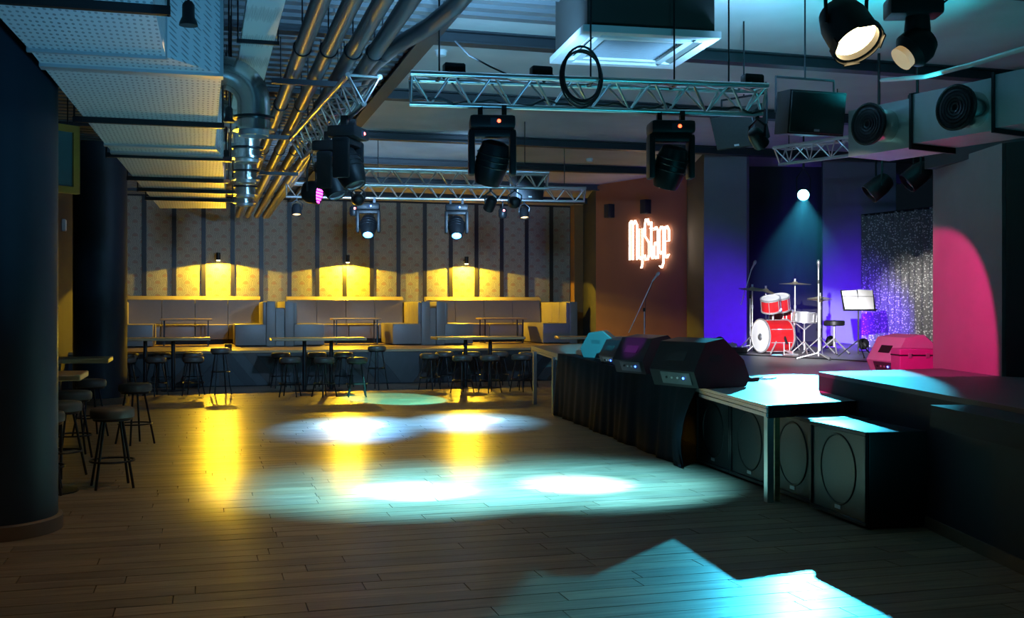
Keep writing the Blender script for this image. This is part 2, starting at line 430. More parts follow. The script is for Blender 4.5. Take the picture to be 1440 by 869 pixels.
# chevron boards on the platform front
hgt = PLAT-.08; wv = .17
for k in range(-2, 60):
    x = -3.6 + k*wv*1.55
    up = 1 if (k//5) % 2 == 0 else -1
    t = random.uniform(.4, 1.6)
    m_ = mat('chevron_%d' % (k % 4), [(.016, .026, .030), (.011, .015, .018), (.034, .040, .042), (.042, .028, .020)][k % 4], .42, scale=7, vary=.3)
    a_ = Vector((x, YP, .02)); dx = up*hgt*.8
    py_ = [a_, a_+Vector((wv*1.5, 0, 0)), a_+Vector((wv*1.5+dx, 0, hgt)), a_+Vector((dx, 0, hgt))]
    xc = -3.6 + (k//5*5 + (5 if up == 1 else 0))*wv*1.55          # mitre where two leans meet
    cl = []
    for i_ in range(4):
        p_, q_ = py_[i_], py_[(i_+1) % 4]; dp, dq = (xc-p_.x)*up, (xc-q_.x)*up
        if dp >= 0: cl.append(p_)
        if dp*dq < 0: cl.append(p_.lerp(q_, dp/(dp-dq)))
    if len(cl) < 3: continue
    q = MB(); q.prism([v_-Vector((0, .003*(k % 3), 0)) for v_ in cl], (0, .034, 0))
    q.build('chevron_board', m_, pl, None)
    if up == 1 and k % 5 == 0:      # the wedge-shaped board where the lean changes
        q = MB(); q.prism([a_+Vector((0, .006, 0)), a_+Vector((hgt*.8, .006, hgt)), a_+Vector((-hgt*.8, .006, hgt))], (0, .024, 0)); q.build('chevron_board', MATS.get('chevron_2', m_), pl, None)

# round columns
def column(loc, r, label):
    t = thing('round_column', label, 'column', loc)
    MB().lathe([(r, .11), (r, CEIL)], n=48).build('shaft', NAVY, t, 40)
    MB().lathe([(r+.035, 0), (r+.035, .10), (r+.02, .11), (r-.02, .11)], n=48).build('skirting', mat('skirting_oak', (.16, .10, .06), .5), t, 40)
p = at(-13, 752, d=8.15); column((p.x, p.y, 0), .47, 'thick navy round column with oak skirting, standing beside the first high table')
p = at(141, 562, d=19.2); column((p.x, p.y, 0), .455, 'navy round column nearer to the patterned wall, behind the stools')

# =================================================================== FURNITURE
def make_stool(h=.75, r=.20):
    t = thing('bar_stool', 'x', 'stool')
    MB().lathe([(r-.02, h-.105), (r-.003, h-.095), (r, h-.07), (r, h-.035), (r-.012, h-.010), (r-.05, h), (.02, h+.004)], n=28).build('seat', SEATM, t, 50)
    MB().lathe([(r-.03, h-.125), (r-.02, h-.103)], n=24).build('seat_plate', CHAR, t)
    for a in range(4):
        an = R(45+90*a)
        bar('leg', (.11*math.cos(an), .11*math.sin(an), h-.11), (.235*math.cos(an), .235*math.sin(an), 0), .0125, CHAR, t, 8)
    zr = .25 if h < .8 else .44
    rr = .11+(.235-.11)*(1-zr/(h-.11))
    MB().ring((0, 0, zr), (0, 0, 1), rr+.012, .010, 28, 6).build('foot_ring', CHAR, t)
    return t
stool = make_stool(); tall = make_stool(.91, .19)
near = [((158, 684), 10.15, .2, 'padded round bar stool standing apart out on the open floor by the first high table', None),
        ((190, 624), 13.4, .6, 'padded round bar stool on the outer side of the table beside the far navy column', None),
        ((86, 668), 10.8, .9, 'padded round bar stool pulled up to the end of the first high table', None),
        ((103, 640), 12.2, .3, 'padded round bar stool between the two high tables by the columns', None),
        ((127, 612), 14.2, .5, 'padded round bar stool close in front of the far navy column', None),
        ((58, 697), 9.75, .1, 'padded round bar stool mostly hidden behind the thick navy column', None)]
for i, ((px, py), d, rz, lab, g) in enumerate(near):
    p = at(px, py, d=d); place(stool, i == 0, (p.x, p.y, 0), rz, lab, 'bar stools at the tables by the columns')
ORD = ['first', 'second', 'third', 'fourth']
rows = [('by the columns', [(182, 22.6), (229, 22.8), (272, 22.9)], [(177, 20.6), (219, 20.8), (272, 20.9)]),
        ('in the middle', [(395, 22.9), (446, 23.0), (483, 23.0)], [(408, 20.6), (456, 20.6), (502, 20.6)]),
        ('near the red wall', [(625, 23.3), (663, 23.3), (702, 23.4), (742, 23.2)], [(604, 22.4), (650, 21.5), (689, 21.6), (733, 21.9)])]
for where, back_, front_ in rows:
    for side, lst in (('platform', back_), ('dance floor', front_)):
        for k, (px, d) in enumerate(lst):
            p = at(px, 500, d=d)
            place(stool, False, (p.x, p.y, 0), random.uniform(0, 1.5), 'low stool, %s side of lounge table %s, %s from columns' % (side, where, ORD[k]), 'stools at the lounge tables')
p = at(310, 500, d=21.2); place(tall, True, (p.x, p.y, 0), .3, 'taller bar stool with raised foot ring at end of first lounge table', 'tall stools')
p = at(530, 500, d=22.4); place(tall, False, (p.x, p.y, 0), .8, 'taller bar stool with raised foot ring at end of middle lounge table', 'tall stools')

def high_table(loc, rz, L_, D_, label, group, legs=(-.27, .27)):
    t = thing('high_table', label, 'table', loc, rz, group)
    MB().box((-L_/2, -D_/2, 1.03), (L_/2, D_/2, 1.085), .008, 1).build('table_top', TABLEW, t)
    for x in legs:
        bar('leg', (x, 0, .02), (x, 0, 1.03), .04, CHAR, t, 14)
        MB().lathe([(.25, 0), (.25, .012), (.05, .022)], (x, 0, 0), n=24).build('base_plate', CHAR, t)
for px, d, L_, lab in ((224, 22.0, 2.0, 'long high oak table on two black posts before the first sofa booth'),
                       (447, 22.1, 1.9, 'long high oak table on two black posts before the middle sofa booth'),
                       (672, 22.9, 1.9, 'long high oak table on two black posts before the third sofa booth')):
    p = at(px, 500, d=d); high_table((p.x, p.y, 0), 0, L_, .72, lab, 'high tables along the platform')
p = at(838, 500, d=23.2); high_table((p.x, p.y, 0), R(-10), 1.7, .72, 'high oak table peeking out behind the stage end near the red wall', 'high tables along the platform')
p = at(156, 500, d=13.1); high_table((p.x-.72, p.y, 0), 0, 1.44, .72, 'high oak table beside the far navy column', 'high tables by the columns', (0.12,))
p = at(119, 530, d=9.95); high_table((p.x-.72, p.y, 0), 0, 1.44, .72, 'high oak table half hidden behind the thick navy column', 'high tables by the columns', (.42,))

# sofa booths
def cushion(name, lo, hi, parent, bev=.03):
    return MB().box(lo, hi, bev, 2).build(name, LEATH, parent, 50)
edges = [(at(178, 480, Y=27.0).x-.35, at(387, 480, Y=26.9).x), (at(400, 480, Y=26.9).x, at(602, 480, Y=27.0).x), (at(611, 480, Y=27.0).x, at(806, 480, Y=27.1).x)]
ords = ['first', 'middle', 'third']
YS0, YS1 = 26.75, YB-.07
for (x0, x1), o_ in zip(edges, ords):
    where = {'first': 'by the columns', 'middle': 'between the other two booths', 'third': 'beside the dark recess'}[o_]
    t = thing('back_bench', 'grey leather back bench of the sofa booth %s' % where, 'sofa', ((x0+x1)/2, YS1-.4, PLAT), 0, 'sofa booth benches')
    hw = (x1-x0)/2-.235; n = 4; wc = 2*hw/n
    MB().box((-hw+.0, -.45, .0), (hw, .36, .12), .01, 1).build('plinth', BLACKM, t)
    for k in range(n):
        a = -hw+k*wc
        cushion('seat_cushion', (a+.004, -.50, .12), (a+wc-.004, .30, .50), t)
        MB().hexa([(a+.006, .06, .50), (a+wc-.006, .06, .50), (a+wc-.006, .36, .50), (a+.006, .36, .50)],
                  [(a+.006, .16, 1.14), (a+wc-.006, .16, 1.14), (a+wc-.006, .36, 1.14), (a+.006, .36, 1.14)]).build('back_cushion', LEATH, t)
    MB().hexa([(-hw, .08, 1.14), (hw, .08, 1.14), (hw, .385, 1.14), (-hw, .385, 1.14)], [(-hw, .20, 1.235), (hw, .20, 1.235), (hw, .385, 1.235), (-hw, .385, 1.235)]).build('top_rail', LEATH, t)
    for s_, xo, side in ((1, x0, 'left'), (-1, x1, 'right')):
        t = thing('side_bench', 'grey leather side bench on the %s side, booth %s' % ({'left': 'column', 'right': 'stage'}[side], where), 'sofa', (xo, YS0, PLAT), 0, 'sofa booth benches')
        ln = YS1-YS0-.95; f = lambda a, b: (min(s_*a, s_*b), max(s_*a, s_*b))
        a, b = f(.0, .22); cushion('back_panel', (a, 0, .0), (b, ln+.9, 1.09), t, .02)
        a, b = f(.22, .95); cushion('seat_block', (a, 0, .02), (b, ln, .53), t, .025)
        for k in range(3):
            a, b = f(.215, .30); cushion('back_cushion', (a, .04+k*ln/3, .53), (b, .03+(k+1)*ln/3, 1.07), t, .02)
    # divider strip seen between two booths
for xa, xb_, lab in ((edges[0][1], edges[1][0], 'upright filler panel between the column-side and middle booths'), (edges[1][1], edges[2][0], 'upright filler panel between the middle and stage-side booths')):
    q = MB().box((xa+.004, YS0+.05, PLAT), (xb_-.004, YS1, PLAT+.93), .01, 1).build('divider_panel', LEATH)
    tag(q, lab, 'panel')
for (px, py), lab in (((262, 447), 'low oak booth table on thin black frame, booth by the columns'), ((500, 449), 'low oak booth table on thin black frame in the middle booth'), ((705, 449), 'low oak booth table on thin black frame beside the dark recess')):
    p = at(px, py, Y=27.9); t = thing('booth_table', lab, 'table', (p.x, p.y, PLAT), 0, 'booth tables')
    MB().box((-.62, -.35, .62), (.62, .35, .66), .006, 1).build('table_top', TABLEW, t)
    for x in (-.52, .52):
        for yy in (-.27, .27): slab('leg', (x-.014, yy-.014, 0), (x+.014, yy+.014, .62), CHAR, t)
        slab('foot_rail', (x-.014, -.27, .0), (x+.014, .27, .026), CHAR, t)

# wall lamps: small black cylinder with an open lit end
for px, py, lab in ((307, 366, 'small black wall lamp throwing yellow light, the one nearest the columns'), (489, 369, 'small black wall lamp throwing yellow light above the middle booth'), (656, 371, 'small black wall lamp throwing yellow light above the booth by the recess')):
    p = at(px, py, Y=YB-.34); t = thing('wall_lamp', lab, 'lamp', p, 0, 'wall lamps')
    MB().lathe([(.05, .0), (.055, .0), (.055, .20), (.0, .20)], n=20).build('shade', BLACK, t)
    slab('bracket', (-.02, .03, .08), (.02, .315, .13), BLACK, t)
    MB().lathe([(.0, -.012), (.045, -.012), (.05, .004), (.0, .004)], n=20).build('bulb', G_YEL, t)
    spot((p.x, p.y, p.z-.03), (p.x, p.y, 0), 740, YEL, 164.5, .03, .05)

# =================================================================== CEILING SERVICES
# the big insulated duct
ZD, HD = 3.18, .62
def duct_section(parent, l0, r0, l1, r1, z, h, name='duct_section'):
    """plan corners near-left, near-right, far-left, far-right"""
    a = [(l0.x, l0.y, z), (r0.x, r0.y, z), (r1.x, r1.y, z), (l1.x, l1.y, z)]
    MB().hexa(a, [(x, y_, z+h) for x, y_, _ in a]).build(name, PERF, parent, None)
t = thing('rectangular_duct', 'wide pale rectangular air duct hanging above the columns', 'duct', (0, 0, 0))
def dl(y): return at(35+(225-35)*(y-70)/(293-70), y, Z=ZD)
n0l, n0r = at(-60, -40, Z=ZD), at(205, -40, Z=ZD)
n1l, n1r = at(40, 68, Z=ZD), at(233, 80, Z=ZD)
n2l, n2r = at(60, 93, Z=ZD), at(312, 104, Z=ZD)
n3l, n3r = dl(203), at(302, 208, Z=ZD)
n4l, n4r = dl(214), at(312, 218, Z=ZD)
n5l, n5r = dl(293), at(318, 293, Z=ZD)
for a in ((n0l, n0r, n1l, n1r), (n1l, n1r, n2l, n2r), (n2l, n2r, n3l, n3r), (n3l, n3r, n4l, n4r), (n4l, n4r, n5l, n5r)):
    duct_section(t, *a, ZD, HD)
for (a, b) in ((n1l, n1r), (n2l, n2r), (n3l, n3r), (n4l, n4r)):
    MB().box((min(a.x, b.x)-.01, min(a.y, b.y)-.015, ZD-.02), (max(a.x, b.x)+.01, max(a.y, b.y)+.015, ZD+HD+.02)).build('flange', ZINC, t)
for px, py, ordn in ((228, 17, 'sixth'), (308, 178, 'fifth'), (320, 225, 'fourth'), (318, 256, 'third'), (324, 271, 'second'), (324, 283, 'first')):
    b = at(px, py, Z=ZD-.03); a = dl(py-3); a = Vector((a.x-.08, b.y, 0))
    h = thing('duct_hanger', ordn+' dark steel strut under the wide duct counted from the patterned wall', 'bracket', (0, 0, 0), 0, 'struts under the wide duct')
    slab('strut', (a.x, b.y-.02, ZD-.045), (b.x+.04, b.y+.02, ZD), CHAR, h)
    for x in (a.x+.01, b.x+.03): bar('rod', (x, b.y, ZD-.05), (x, b.y, CEIL), .008, CHAR, h, 6)

# round outlets elbowing down beside the duct
for k, (px, py, d) in enumerate(((357, 183, 8.9), (347, 222, 11.3), (346, 252, 13.6), (345, 273, 14.9), (344, 285, 16.2))):
    p = at(px, py, d=d); rr = .135
    t = thing('spiral_duct_elbow', 'polished spiral duct elbow with flanged mouth beside the wide duct' if k else 'largest polished spiral duct elbow with flanged mouth beside the wide duct', 'duct', p, 0, 'spiral duct elbows')
    if k: t['label'] = ['', 'second', 'third', 'fourth', 'fifth'][k]+' spiral duct elbow counted from the pendant lamp end of the wide duct'
    xr = n2r.x+(n5r.x-n2r.x)*(p.y-n2r.y)/(n5r.y-n2r.y)
    pts = [Vector((min(-.4, xr-p.x-.03), 0, .46)), Vector((-.25, 0, .46))]
    for j in range(1, 9):
        an = R(90*j/8); pts.append(Vector((-.25+.25*math.sin(an), 0, .21+.25*math.cos(an))))
    pts.append(Vector((0, 0, 0)))
    MB().tube(pts, rr, 24).build('elbow', SPIRAL, t, 60)
    for zz in (.0, .10): MB().lathe([(rr-.01, zz-.012), (rr+.035, zz-.012), (rr+.035, zz+.008), (rr-.01, zz+.008)], n=28, closed=True).build('flange', CHAR if zz else SPIRAL, t)
    MB().lathe([(rr-.02, -.05), (rr-.012, -.05), (rr-.012, .0), (rr-.02, .0)], n=24, closed=True).build('spigot', ZINC, t)
# perforated cable tray
p0, p1 = at(378, -20, Z=3.75), at(352, 112, Z=3.75)
t = thing('cable_tray', 'perforated silver cable tray running between duct and pipes', 'tray', (0, 0, 0))
slab('tray_base', (p0.x-.12, p0.y-1, 3.73), (p0.x+.12, 15, 3.737), PERF, t)
for s_ in (-1, 1): slab('tray_side', (p0.x+s_*.12-.003, p0.y-1, 3.73), (p0.x+s_*.12+.003, 15, 3.80), PERF, t)
for yy in (8.5, 10.4, 12.3): slab('cross_bar', (p0.x-.16, yy-.012, 3.70), (p0.x+.16, yy+.012, 3.73), CHAR, t); bar('rod', (p0.x-.15, yy, 3.70), (p0.x-.15, yy, CEIL), .006, CHAR, t, 6); bar('rod', (p0.x+.15, yy, 3.70), (p0.x+.15, yy, CEIL), .006, CHAR, t, 6)
# five parallel pipes
ZP = 3.86
for k, px in enumerate((451, 494, 534, 569, 610)):
    p = at(px, 0, Z=ZP+.02*k)
    lab = ['wrapped ceiling pipe next to the cable tray, first of five', 'second wrapped ceiling pipe counted from the cable tray', 'third wrapped ceiling pipe counted from the cable tray', 'fourth wrapped ceiling pipe counted from the cable tray', 'fifth wrapped ceiling pipe with a sideways bend, farthest from the cable tray'][k]
    t = thing('ceiling_pipe', lab, 'pipe', (0, 0, 0), 0, 'parallel ceiling pipes')
    pts = [(p.x, 4.5, ZP), (p.x, 8, ZP), (p.x, 11, ZP), (p.x, 26, ZP)] if k < 4 else [(p.x+.12, 4.5, ZP), (p.x+.12, 7.6, ZP), (p.x+.06, 8.2, ZP), (p.x-.10, 9.0, ZP), (p.x-.16, 9.6, ZP), (p.x-.16, 26, ZP)]
    MB().tube(pts, .068, 16).build('pipe_run', PIPEM, t, 60)
    for yy in (9.2, 11.8, 15.2):
        xk = p.x if k < 4 or yy < 9 else p.x-.15
        MB().lathe([(.068, -.02), (.08, -.02), (.08, .02), (.068, .02)], (xk, yy, ZP), (0, 1, 0), 16, closed=True).build('clamp', CHAR, t)
        bar('rod', (xk, yy, ZP+.06), (xk, yy, CEIL), .006, CHAR, t, 6)
for yy, ordn in ((10.1, 'third'), (13.4, 'second'), (17, 'first')):
    x0_, x1_ = at(451, 0, Z=ZP).x-.2, at(610, 0, Z=ZP).x+.1
    tag(slab('support_channel', (x0_, yy-.025, ZP-.13), (x1_-.25, yy+.025, ZP-.08), CHAR), ordn+' black support channel under the parallel pipes counted from the patterned wall', 'bracket', 'channels under the pipes')

# triangular trusses
def under(P0, P1, px, drop=0.0):
    """point on the bottom chord seen in direction px"""
    k = (px-CXP)/FPX; n_ = RT - FW*k
    u = -P0.dot(n_)/((P1-P0).dot(n_)); q = P0.lerp(P1, u); return Vector((q.x, q.y, q.z-drop))
def truss(name_label, p0, p1, size, group=None, nseg=None, rod_at=(.12, .7)):
    p0, p1 = Vector(p0), Vector(p1); ax = (p1-p0); Ln = ax.length; ax = ax.normalized()
    t = thing('truss', name_label, 'truss', p0, math.atan2(ax.y, ax.x), group)
    s_ = size; zt_ = s_*.87; n = nseg or max(3, round(Ln/(s_*1.35)))
    cr = .024
    bar('chord', (0, -s_/2, zt_), (Ln, -s_/2, zt_), cr, ALU, t, 12); bar('chord', (0, s_/2, zt_), (Ln, s_/2, zt_), cr, ALU, t, 12)
    bar('chord', (0, 0, 0), (Ln, 0, 0), cr, ALU, t, 12)
    for k in range(n):
        a, m2, b = k*Ln/n, (k+.5)*Ln/n, (k+1)*Ln/n
        for sy in (-1, 1):
            bar('brace', (a+.01, sy*s_/2, zt_), (m2, 0, 0), .010, ALU, t); bar('brace', (m2, 0, 0), (b-.01, sy*s_/2, zt_), .010, ALU, t)
        bar('brace', (a, -s_/2, zt_), (b, s_/2, zt_), .010, ALU, t)
    for x in (.01, Ln-.01):
        for sy in (-1, 1): bar('end_brace', (x, sy*s_/2, zt_), (x, 0, 0), .012, ALU, t)
        bar('end_brace', (x, -s_/2, zt_), (x, s_/2, zt_), .012, ALU, t)
    for fr in rod_at:
        bar('hanging_rod', (Ln*fr, 0, zt_), (Ln*fr, 0, CEIL-p0.z), .008, CHAR, t, 6)
        bar('rod_clamp', (Ln*fr, -s_/2, zt_), (Ln*fr, s_/2, zt_), .016, CHAR, t, 6)
    return t
F0, F1 = at(576, 146, d=8.95), at(1072, 168, d=9.45); F1.z = F0.z
truss('silver triangular truss carrying two dark moving heads over the dance floor', F0, F1, .26, 'lighting trusses', None, (.08, .50, .74, .9))
M0, M1 = at(408, 270, d=15.6), at(770, 265, d=16.4); M0.x, M0.y, _ = at(455, 263, d=15.8); M0.z = M1.z = at(600, 262, d=16.1).z
truss('silver triangular truss lit cyan, just before the lounge-side truss', M0, M1, .26, 'lighting trusses')
L0, L1 = at(402, 276, d=18.6), at(822, 284, d=19.4); L0.z = L1.z = at(600, 280, d=19.0).z
truss('silver triangular truss lit golden, carrying two blue-lit moving heads', L0, L1, .26, 'lighting trusses', None, (.3, .93))
K0, K1 = at(440, 218, d=13.2), at(520, 139, d=8.6); K0.z = K1.z = at(485, 178, d=10.6).z
K0 = at(425, 225, Z=K1.z); K1 = at(512, 146, Z=K1.z)
truss('silver truss running away from the viewer beside the parallel pipes', K0, K1, .28, 'lighting trusses')
T0, T1 = at(1096, 234, d=15.4), at(1215, 228, d=14.3); T0.z = T1.z = at(1140, 226, d=15).z
truss('short silver truss over the drum kit by the round air outlets', T0, T1, .26, 'lighting trusses')

# moving heads
def moving_head(loc, rz, tilt, size, label, group, lensm=LENS, led=G_RED, roll=0.0, cat='stage light'):
    """loc: clamp point; the fixture hangs below. tilt in degrees from straight down, towards local -Y"""
    t = thing('moving_head', label, cat, loc, rz, group); k = size
    q = MB(); q.box((-.19*k, -.14*k, -.17*k), (.19*k, .14*k, -.06*k), .03*k); b_ = q.build('base', BLACK, t)
    for s_ in (-1, 1): MB().box((s_*.10*k-.02, -.03, -.07*k), (s_*.10*k+.02, .03, .035)).build('clamp', CHAR, t)
    MB().lathe([(.016*k, 0), (.012*k, .006*k), (0, .008*k)], (.05*k, -.141*k, -.115*k), (0, -1, 0), 10).build('status_led', led, b_)
    MB().box((-.02*k, -.143*k, -.15*k), (.035*k, -.138*k, -.09*k)).build('display', LENS, b_)
    q = MB(); q.box((-.20*k, -.07*k, -.235*k), (.20*k, .07*k, -.17*k), .02*k); q.build('yoke_bridge', BLACK, t)
    for s_ in (-1, 1):
        a, b = sorted((s_*.20*k, s_*.145*k))
        MB().box((a, -.08*k, -.55*k), (b, .08*k, -.18*k), .02*k).build('yoke_arm', BLACK, t)
    h = MB(); h.M = Matrix.Translation((0, 0, -.43*k)) @ Matrix.Rotation(R(roll), 4, 'Y') @ Matrix.Rotation(R(-tilt), 4, 'X')
    h.lathe([(.07*k, .17*k), (.11*k, .15*k), (.135*k, .05*k), (.135*k, -.06*k), (.115*k, -.16*k), (.10*k, -.20*k), (.088*k, -.20*k)], n=24)
    hd = h.build('lamp_head', BLACK, t)
    l = MB(); l.M = h.M; l.lathe([(.0, -.212*k), (.05*k, -.210*k), (.09*k, -.196*k), (.0, -.19*k)], n=24); l.build('lens', lensm, hd)
    v = MB(); v.M = h.M
    for j in range(3): v.ring((0, 0, (.06-.05*j)*k), (0, 0, 1), .137*k, .006*k, 24, 6)
    v.build('cooling_fins', CHAR, hd)
    dr = (Matrix.Rotation(R(rz*180/PI), 4, 'Z') @ h.M.to_3x3().to_4x4()) @ Vector((0, 0, -1))
    c_ = Vector(loc) + Matrix.Rotation(rz, 3, 'Z') @ (h.M @ Vector((0, 0, -.23*k)))
    return t, c_, dr
FZ = F0.z
h1 = under(F0, F1, 692); h2 = under(F0, F1, 943)
for hp, pool, lab in ((h1, at(585, 690, Z=0), 'dark moving head with red status light, on the truss below the black cable coil'), (h2, at(812, 681, Z=0), 'dark moving head with red status light, on the truss end next to the hung loudspeakers')):
    hp.z = FZ-.03; t, c_, dr = moving_head(hp, R(-12), -16, 1.0, lab, 'moving heads', roll=12)
    spot(c_, pool, 3300, (.14, .66, 1.0), 66, 1.0, .05); spot(c_, pool, 9000, (.34, .80, 1.0), 25, 1.0, .05)
for px, pool, lab in ((518, at(495, 597, Z=0), 'blue-glowing moving head on the golden truss beside the magenta light'), (642, at(662, 590, Z=0), 'blue-glowing moving head on the golden truss beside the small hung loudspeaker')):
    hp = under(L0, L1, px, .03)
    t, c_, dr = moving_head(hp, R(-12), 36, 1.05, lab, 'moving heads', G_BLUE, G_LEDB)
    spot(c_, pool, 5500, (.12, .48, 1.0), 33, 1.0, .05); spot(c_, pool, 14000, (.30, .66, 1.0), 16, 1.0, .05)
for px, py, d, k, lab in ((490, 182, 10.4, 1.0, 'dark unlit moving head on the near end of the receding truss'), (466, 205, 12.0, 1.0, 'dark unlit moving head between another moving head and the magenta light')):
    hp = under(K0, K1, px, .03); moving_head(hp, R(60), 25, k, lab, 'moving heads', roll=10)

def par_can(loc, target, r, ln, m_lens, label, group, cat='stage light', hang=.3, body=BLACK, pole=False):
    """round can on a U bracket; loc = can centre"""
    loc = Vector(loc); ax = (Vector(target)-loc).normalized()
    t = thing('par_lamp', label, cat, loc, 0, group)
    MB().lathe([(r*.55, -ln*.5), (r*.8, -ln*.42), (r, -ln*.1), (r*1.02, ln*.5), (r*.93, ln*.5), (r*.9, ln*.3)], (0, 0, 0), ax, 24).build('can', body, t)
    MB().lathe([(0, ln*.44), (r*.6, ln*.43), (r*.92, ln*.36), (0, ln*.30)], (0, 0, 0), ax, 24).build('lens', m_lens, t)
    sd = ax.cross(Vector((0, 0, 1))).normalized()
    MB().tube([sd*r*1.06, sd*r*1.15+Vector((0, 0, hang*.6)), Vector((0, 0, hang)), -sd*r*1.15+Vector((0, 0, hang*.6)), -sd*r*1.06], .012, 6).build('yoke', CHAR, t)
    bar('clamp', (0, 0, hang), (0, 0, hang+.08), .02, CHAR, t)
    if pole: bar('pole', (0, 0, hang), (0, 0, CEIL-loc.z), .016, CHAR, t)
    return t, loc + ax*ln*.46
# magenta LED par at the far end of the receding truss
p = under(K0, K1, 438, .46); par_can(p, p+Vector((.75, -.35, -.12)), .13, .20, BLACK, 'black LED par with magenta dots at far end of the receding truss', 'par lamps', hang=.41)
q = MB(); axm = Vector((.75, -.35, -.12)).normalized(); sd = axm.cross(Vector((0, 0, 1))).normalized(); upv = sd.cross(axm)
for j in range(7):
    for i in range(-3, 4):
        v = sd*(i*.034)+upv*((j-3)*.034)
        if v.length < .115: q.lathe([(0, .012), (.010, .008), (.012, 0)], v+axm*.088, axm, 8)
par = [o for o in C.objects if o.name.startswith('par_lamp')][-1]
tag(q.build('led_cluster', G_MAG, par), kind='stuff')
# small lamps clipped under the golden truss
for px, py, d, m_, lab in ((417, 288, 18.8, G_DIM, 'tiny black par with warm glow below left end of the golden truss'), (737, 293, 19.2, G_DIM, 'tiny black par with warm glow beside the small hung loudspeaker'), ):
    p = under(L0, L1, px, .22); par_can(p, p+Vector((.0, -.15, -.5)), .085, .2, m_, lab, 'small par lamps', hang=.17)
for px, py, lab in ((498, 292, 'tiny black scanner with red light beside a blue-glowing head'), (707, 295, 'tiny black scanner with red light by the small hung loudspeaker')):
    p = under(L0, L1, px, .22); t = thing('mini_scanner', lab, 'stage light', p, 0, 'mini scanners')
    MB().lathe([(.06, -.10), (.08, -.06), (.08, .04), (.05, .08)], n=16).build('body', BLACK, t)
    MB().lathe([(.02, 0), (0, .012)], (0, -.085, .03), (0, -1, 0), 10).build('red_light', G_RED, t)
    bar('clamp', (0, 0, .07), (0, 0, L0.z-p.z), .015, CHAR, t)

# cable coil on the front truss
pc = at(818, 104, d=9.0); q = []
t = thing('cable_coil', 'coil of black cable hung over the front truss', 'cable', pc)
for k in range(5):
    q = MB(); rr = .175+.008*math.sin(k*2.1)
    q.tube([Vector((rr*math.cos(a)*(.94+.02*k), (k-2)*.012+.02*math.sin(a*2+k), rr*1.28*math.sin(a)-.01*k)) for a in [2*PI*j/30 for j in range(30)]], .009, 6, True); q.build('loop', CABLE, t)
t = thing('loose_cable', 'black cable lying along the front truss', 'cable', (0, 0, 0))
MB().tube([F0.lerp(F1, u) + Vector((0, 0, .035+.02*math.sin(u*37)+.012*math.sin(u*90))) + (F1-F0).normalized().cross(Vector((0, 0, 1)))*.03*math.sin(u*21) for u in [j/60 for j in range(61)]], .011, 6).build('cable_run', CABLE, t)
MB().tube([at(640, 58, d=9.3)+Vector((0, 0, 0)), at(660, 78, d=9.2), at(690, 94, d=9.1), at(712, 104, d=9.05)], .008, 6).build('cable_tail', CABLE, t)

# ceiling cassette
c00, c10, c01, c11 = at(825, 47, d=9.25), at(1022, 55, d=9.5), at(768, 88, d=10.38), at(940, 95, d=10.58)
cc = (c00+c10+c01+c11)/4; rzc = math.atan2(c10.y-c00.y, c10.x-c00.x)
t = thing('ceiling_cassette', 'white square ceiling cassette air conditioner in dark casing', 'air conditioner', cc, rzc)
AC = 1.31; hw = .475; t.scale = (AC, AC, AC)
MB().box((-.44, -.44, .05), (.44, .44, (CEIL-cc.z)/AC)).build('casing', BOX, t)
pan = MB()
for lo, hi in (((-hw, -hw), (hw, -.40)), ((-hw, .40), (hw, hw)), ((-hw, -.40), (-.40, .40)), ((.40, -.40), (hw, .40)),
               ((-.33, -.33), (.33, -.28)), ((-.33, .28), (.33, .33)), ((-.33, -.28), (-.28, .28)), ((.28, -.28), (.33, .28))):
    pan.box((*lo, 0), (*hi, .045))
for sx in (-1, 1):
    for sy in (-1, 1): pan.box((min(sx*.33, sx*.40), min(sy*.33, sy*.40), 0), (max(sx*.33, sx*.40), max(sy*.33, sy*.40), .045))
pan.build('panel', WHITEP, t)
MB().box((-.40, -.40, .03), (.40, .40, .05)).build('recess', BLACKM, t)
for an in range(4):
    q = MB(); q.M = Matrix.Rotation(R(90*an), 4, 'Z'); q.M = q.M @ Matrix.Translation((0, -.365, .02)) @ Matrix.Rotation(R(35), 4, 'X'); q.box((-.31, -.028, -.004), (.31, .028, .004)); q.build('louvre', WHITEP, t)
for k in range(14): slab('grille_slat', (-.27, -.265+k*.04, .012), (.27, -.258+k*.04, .03), mat('grille_grey', (.25, .26, .27), .5), t)

# hung loudspeakers
def pa_speaker(loc, rz, w_, h_, d_, label, tilt=10, group='hung loudspeakers'):
    t = thing('hung_speaker', label, 'speaker', loc, rz, group)
    M_ = Matrix.Rotation(R(tilt), 4, 'X')
    q = MB(); q.M = M_; q.prism([(-w_/2, -d_/2, -h_/2), (w_/2, -d_/2, -h_/2), (w_*.32, d_/2, -h_/2), (-w_*.32, d_/2, -h_/2)], (0, 0, h_)); q.build('cabinet', BLACK, t, None)
    q = MB(); q.M = M_; q.box((-w_*.48, -d_/2-.014, -h_*.47), (w_*.48, -d_/2, h_*.47), .006, 1); q.build('grille', GRILL, t)
    q = MB(); q.M = M_; q.box((-.028, -d_/2-.018, -h_*.42), (.028, -d_/2-.014, -h_*.37)); q.build('badge', mat('badge', (.5, .55, .6), .3, .5), t)
    q = MB(); a = w_/2+.015
    q.tube([(-a, 0, 0), (-a, 0, h_/2+.13), (a, 0, h_/2+.13), (a, 0, 0)], .013, 6); q.build('yoke', CHAR, t)
    bar('rod', (0, 0, h_/2+.13), (0, 0, CEIL-loc[2]), .009, CHAR, t, 6)
    return t
pa_speaker(at(1132, 160, d=10.2), R(2), .60, .40, .40, 'large black hung loudspeaker beside the round air outlets', 8)
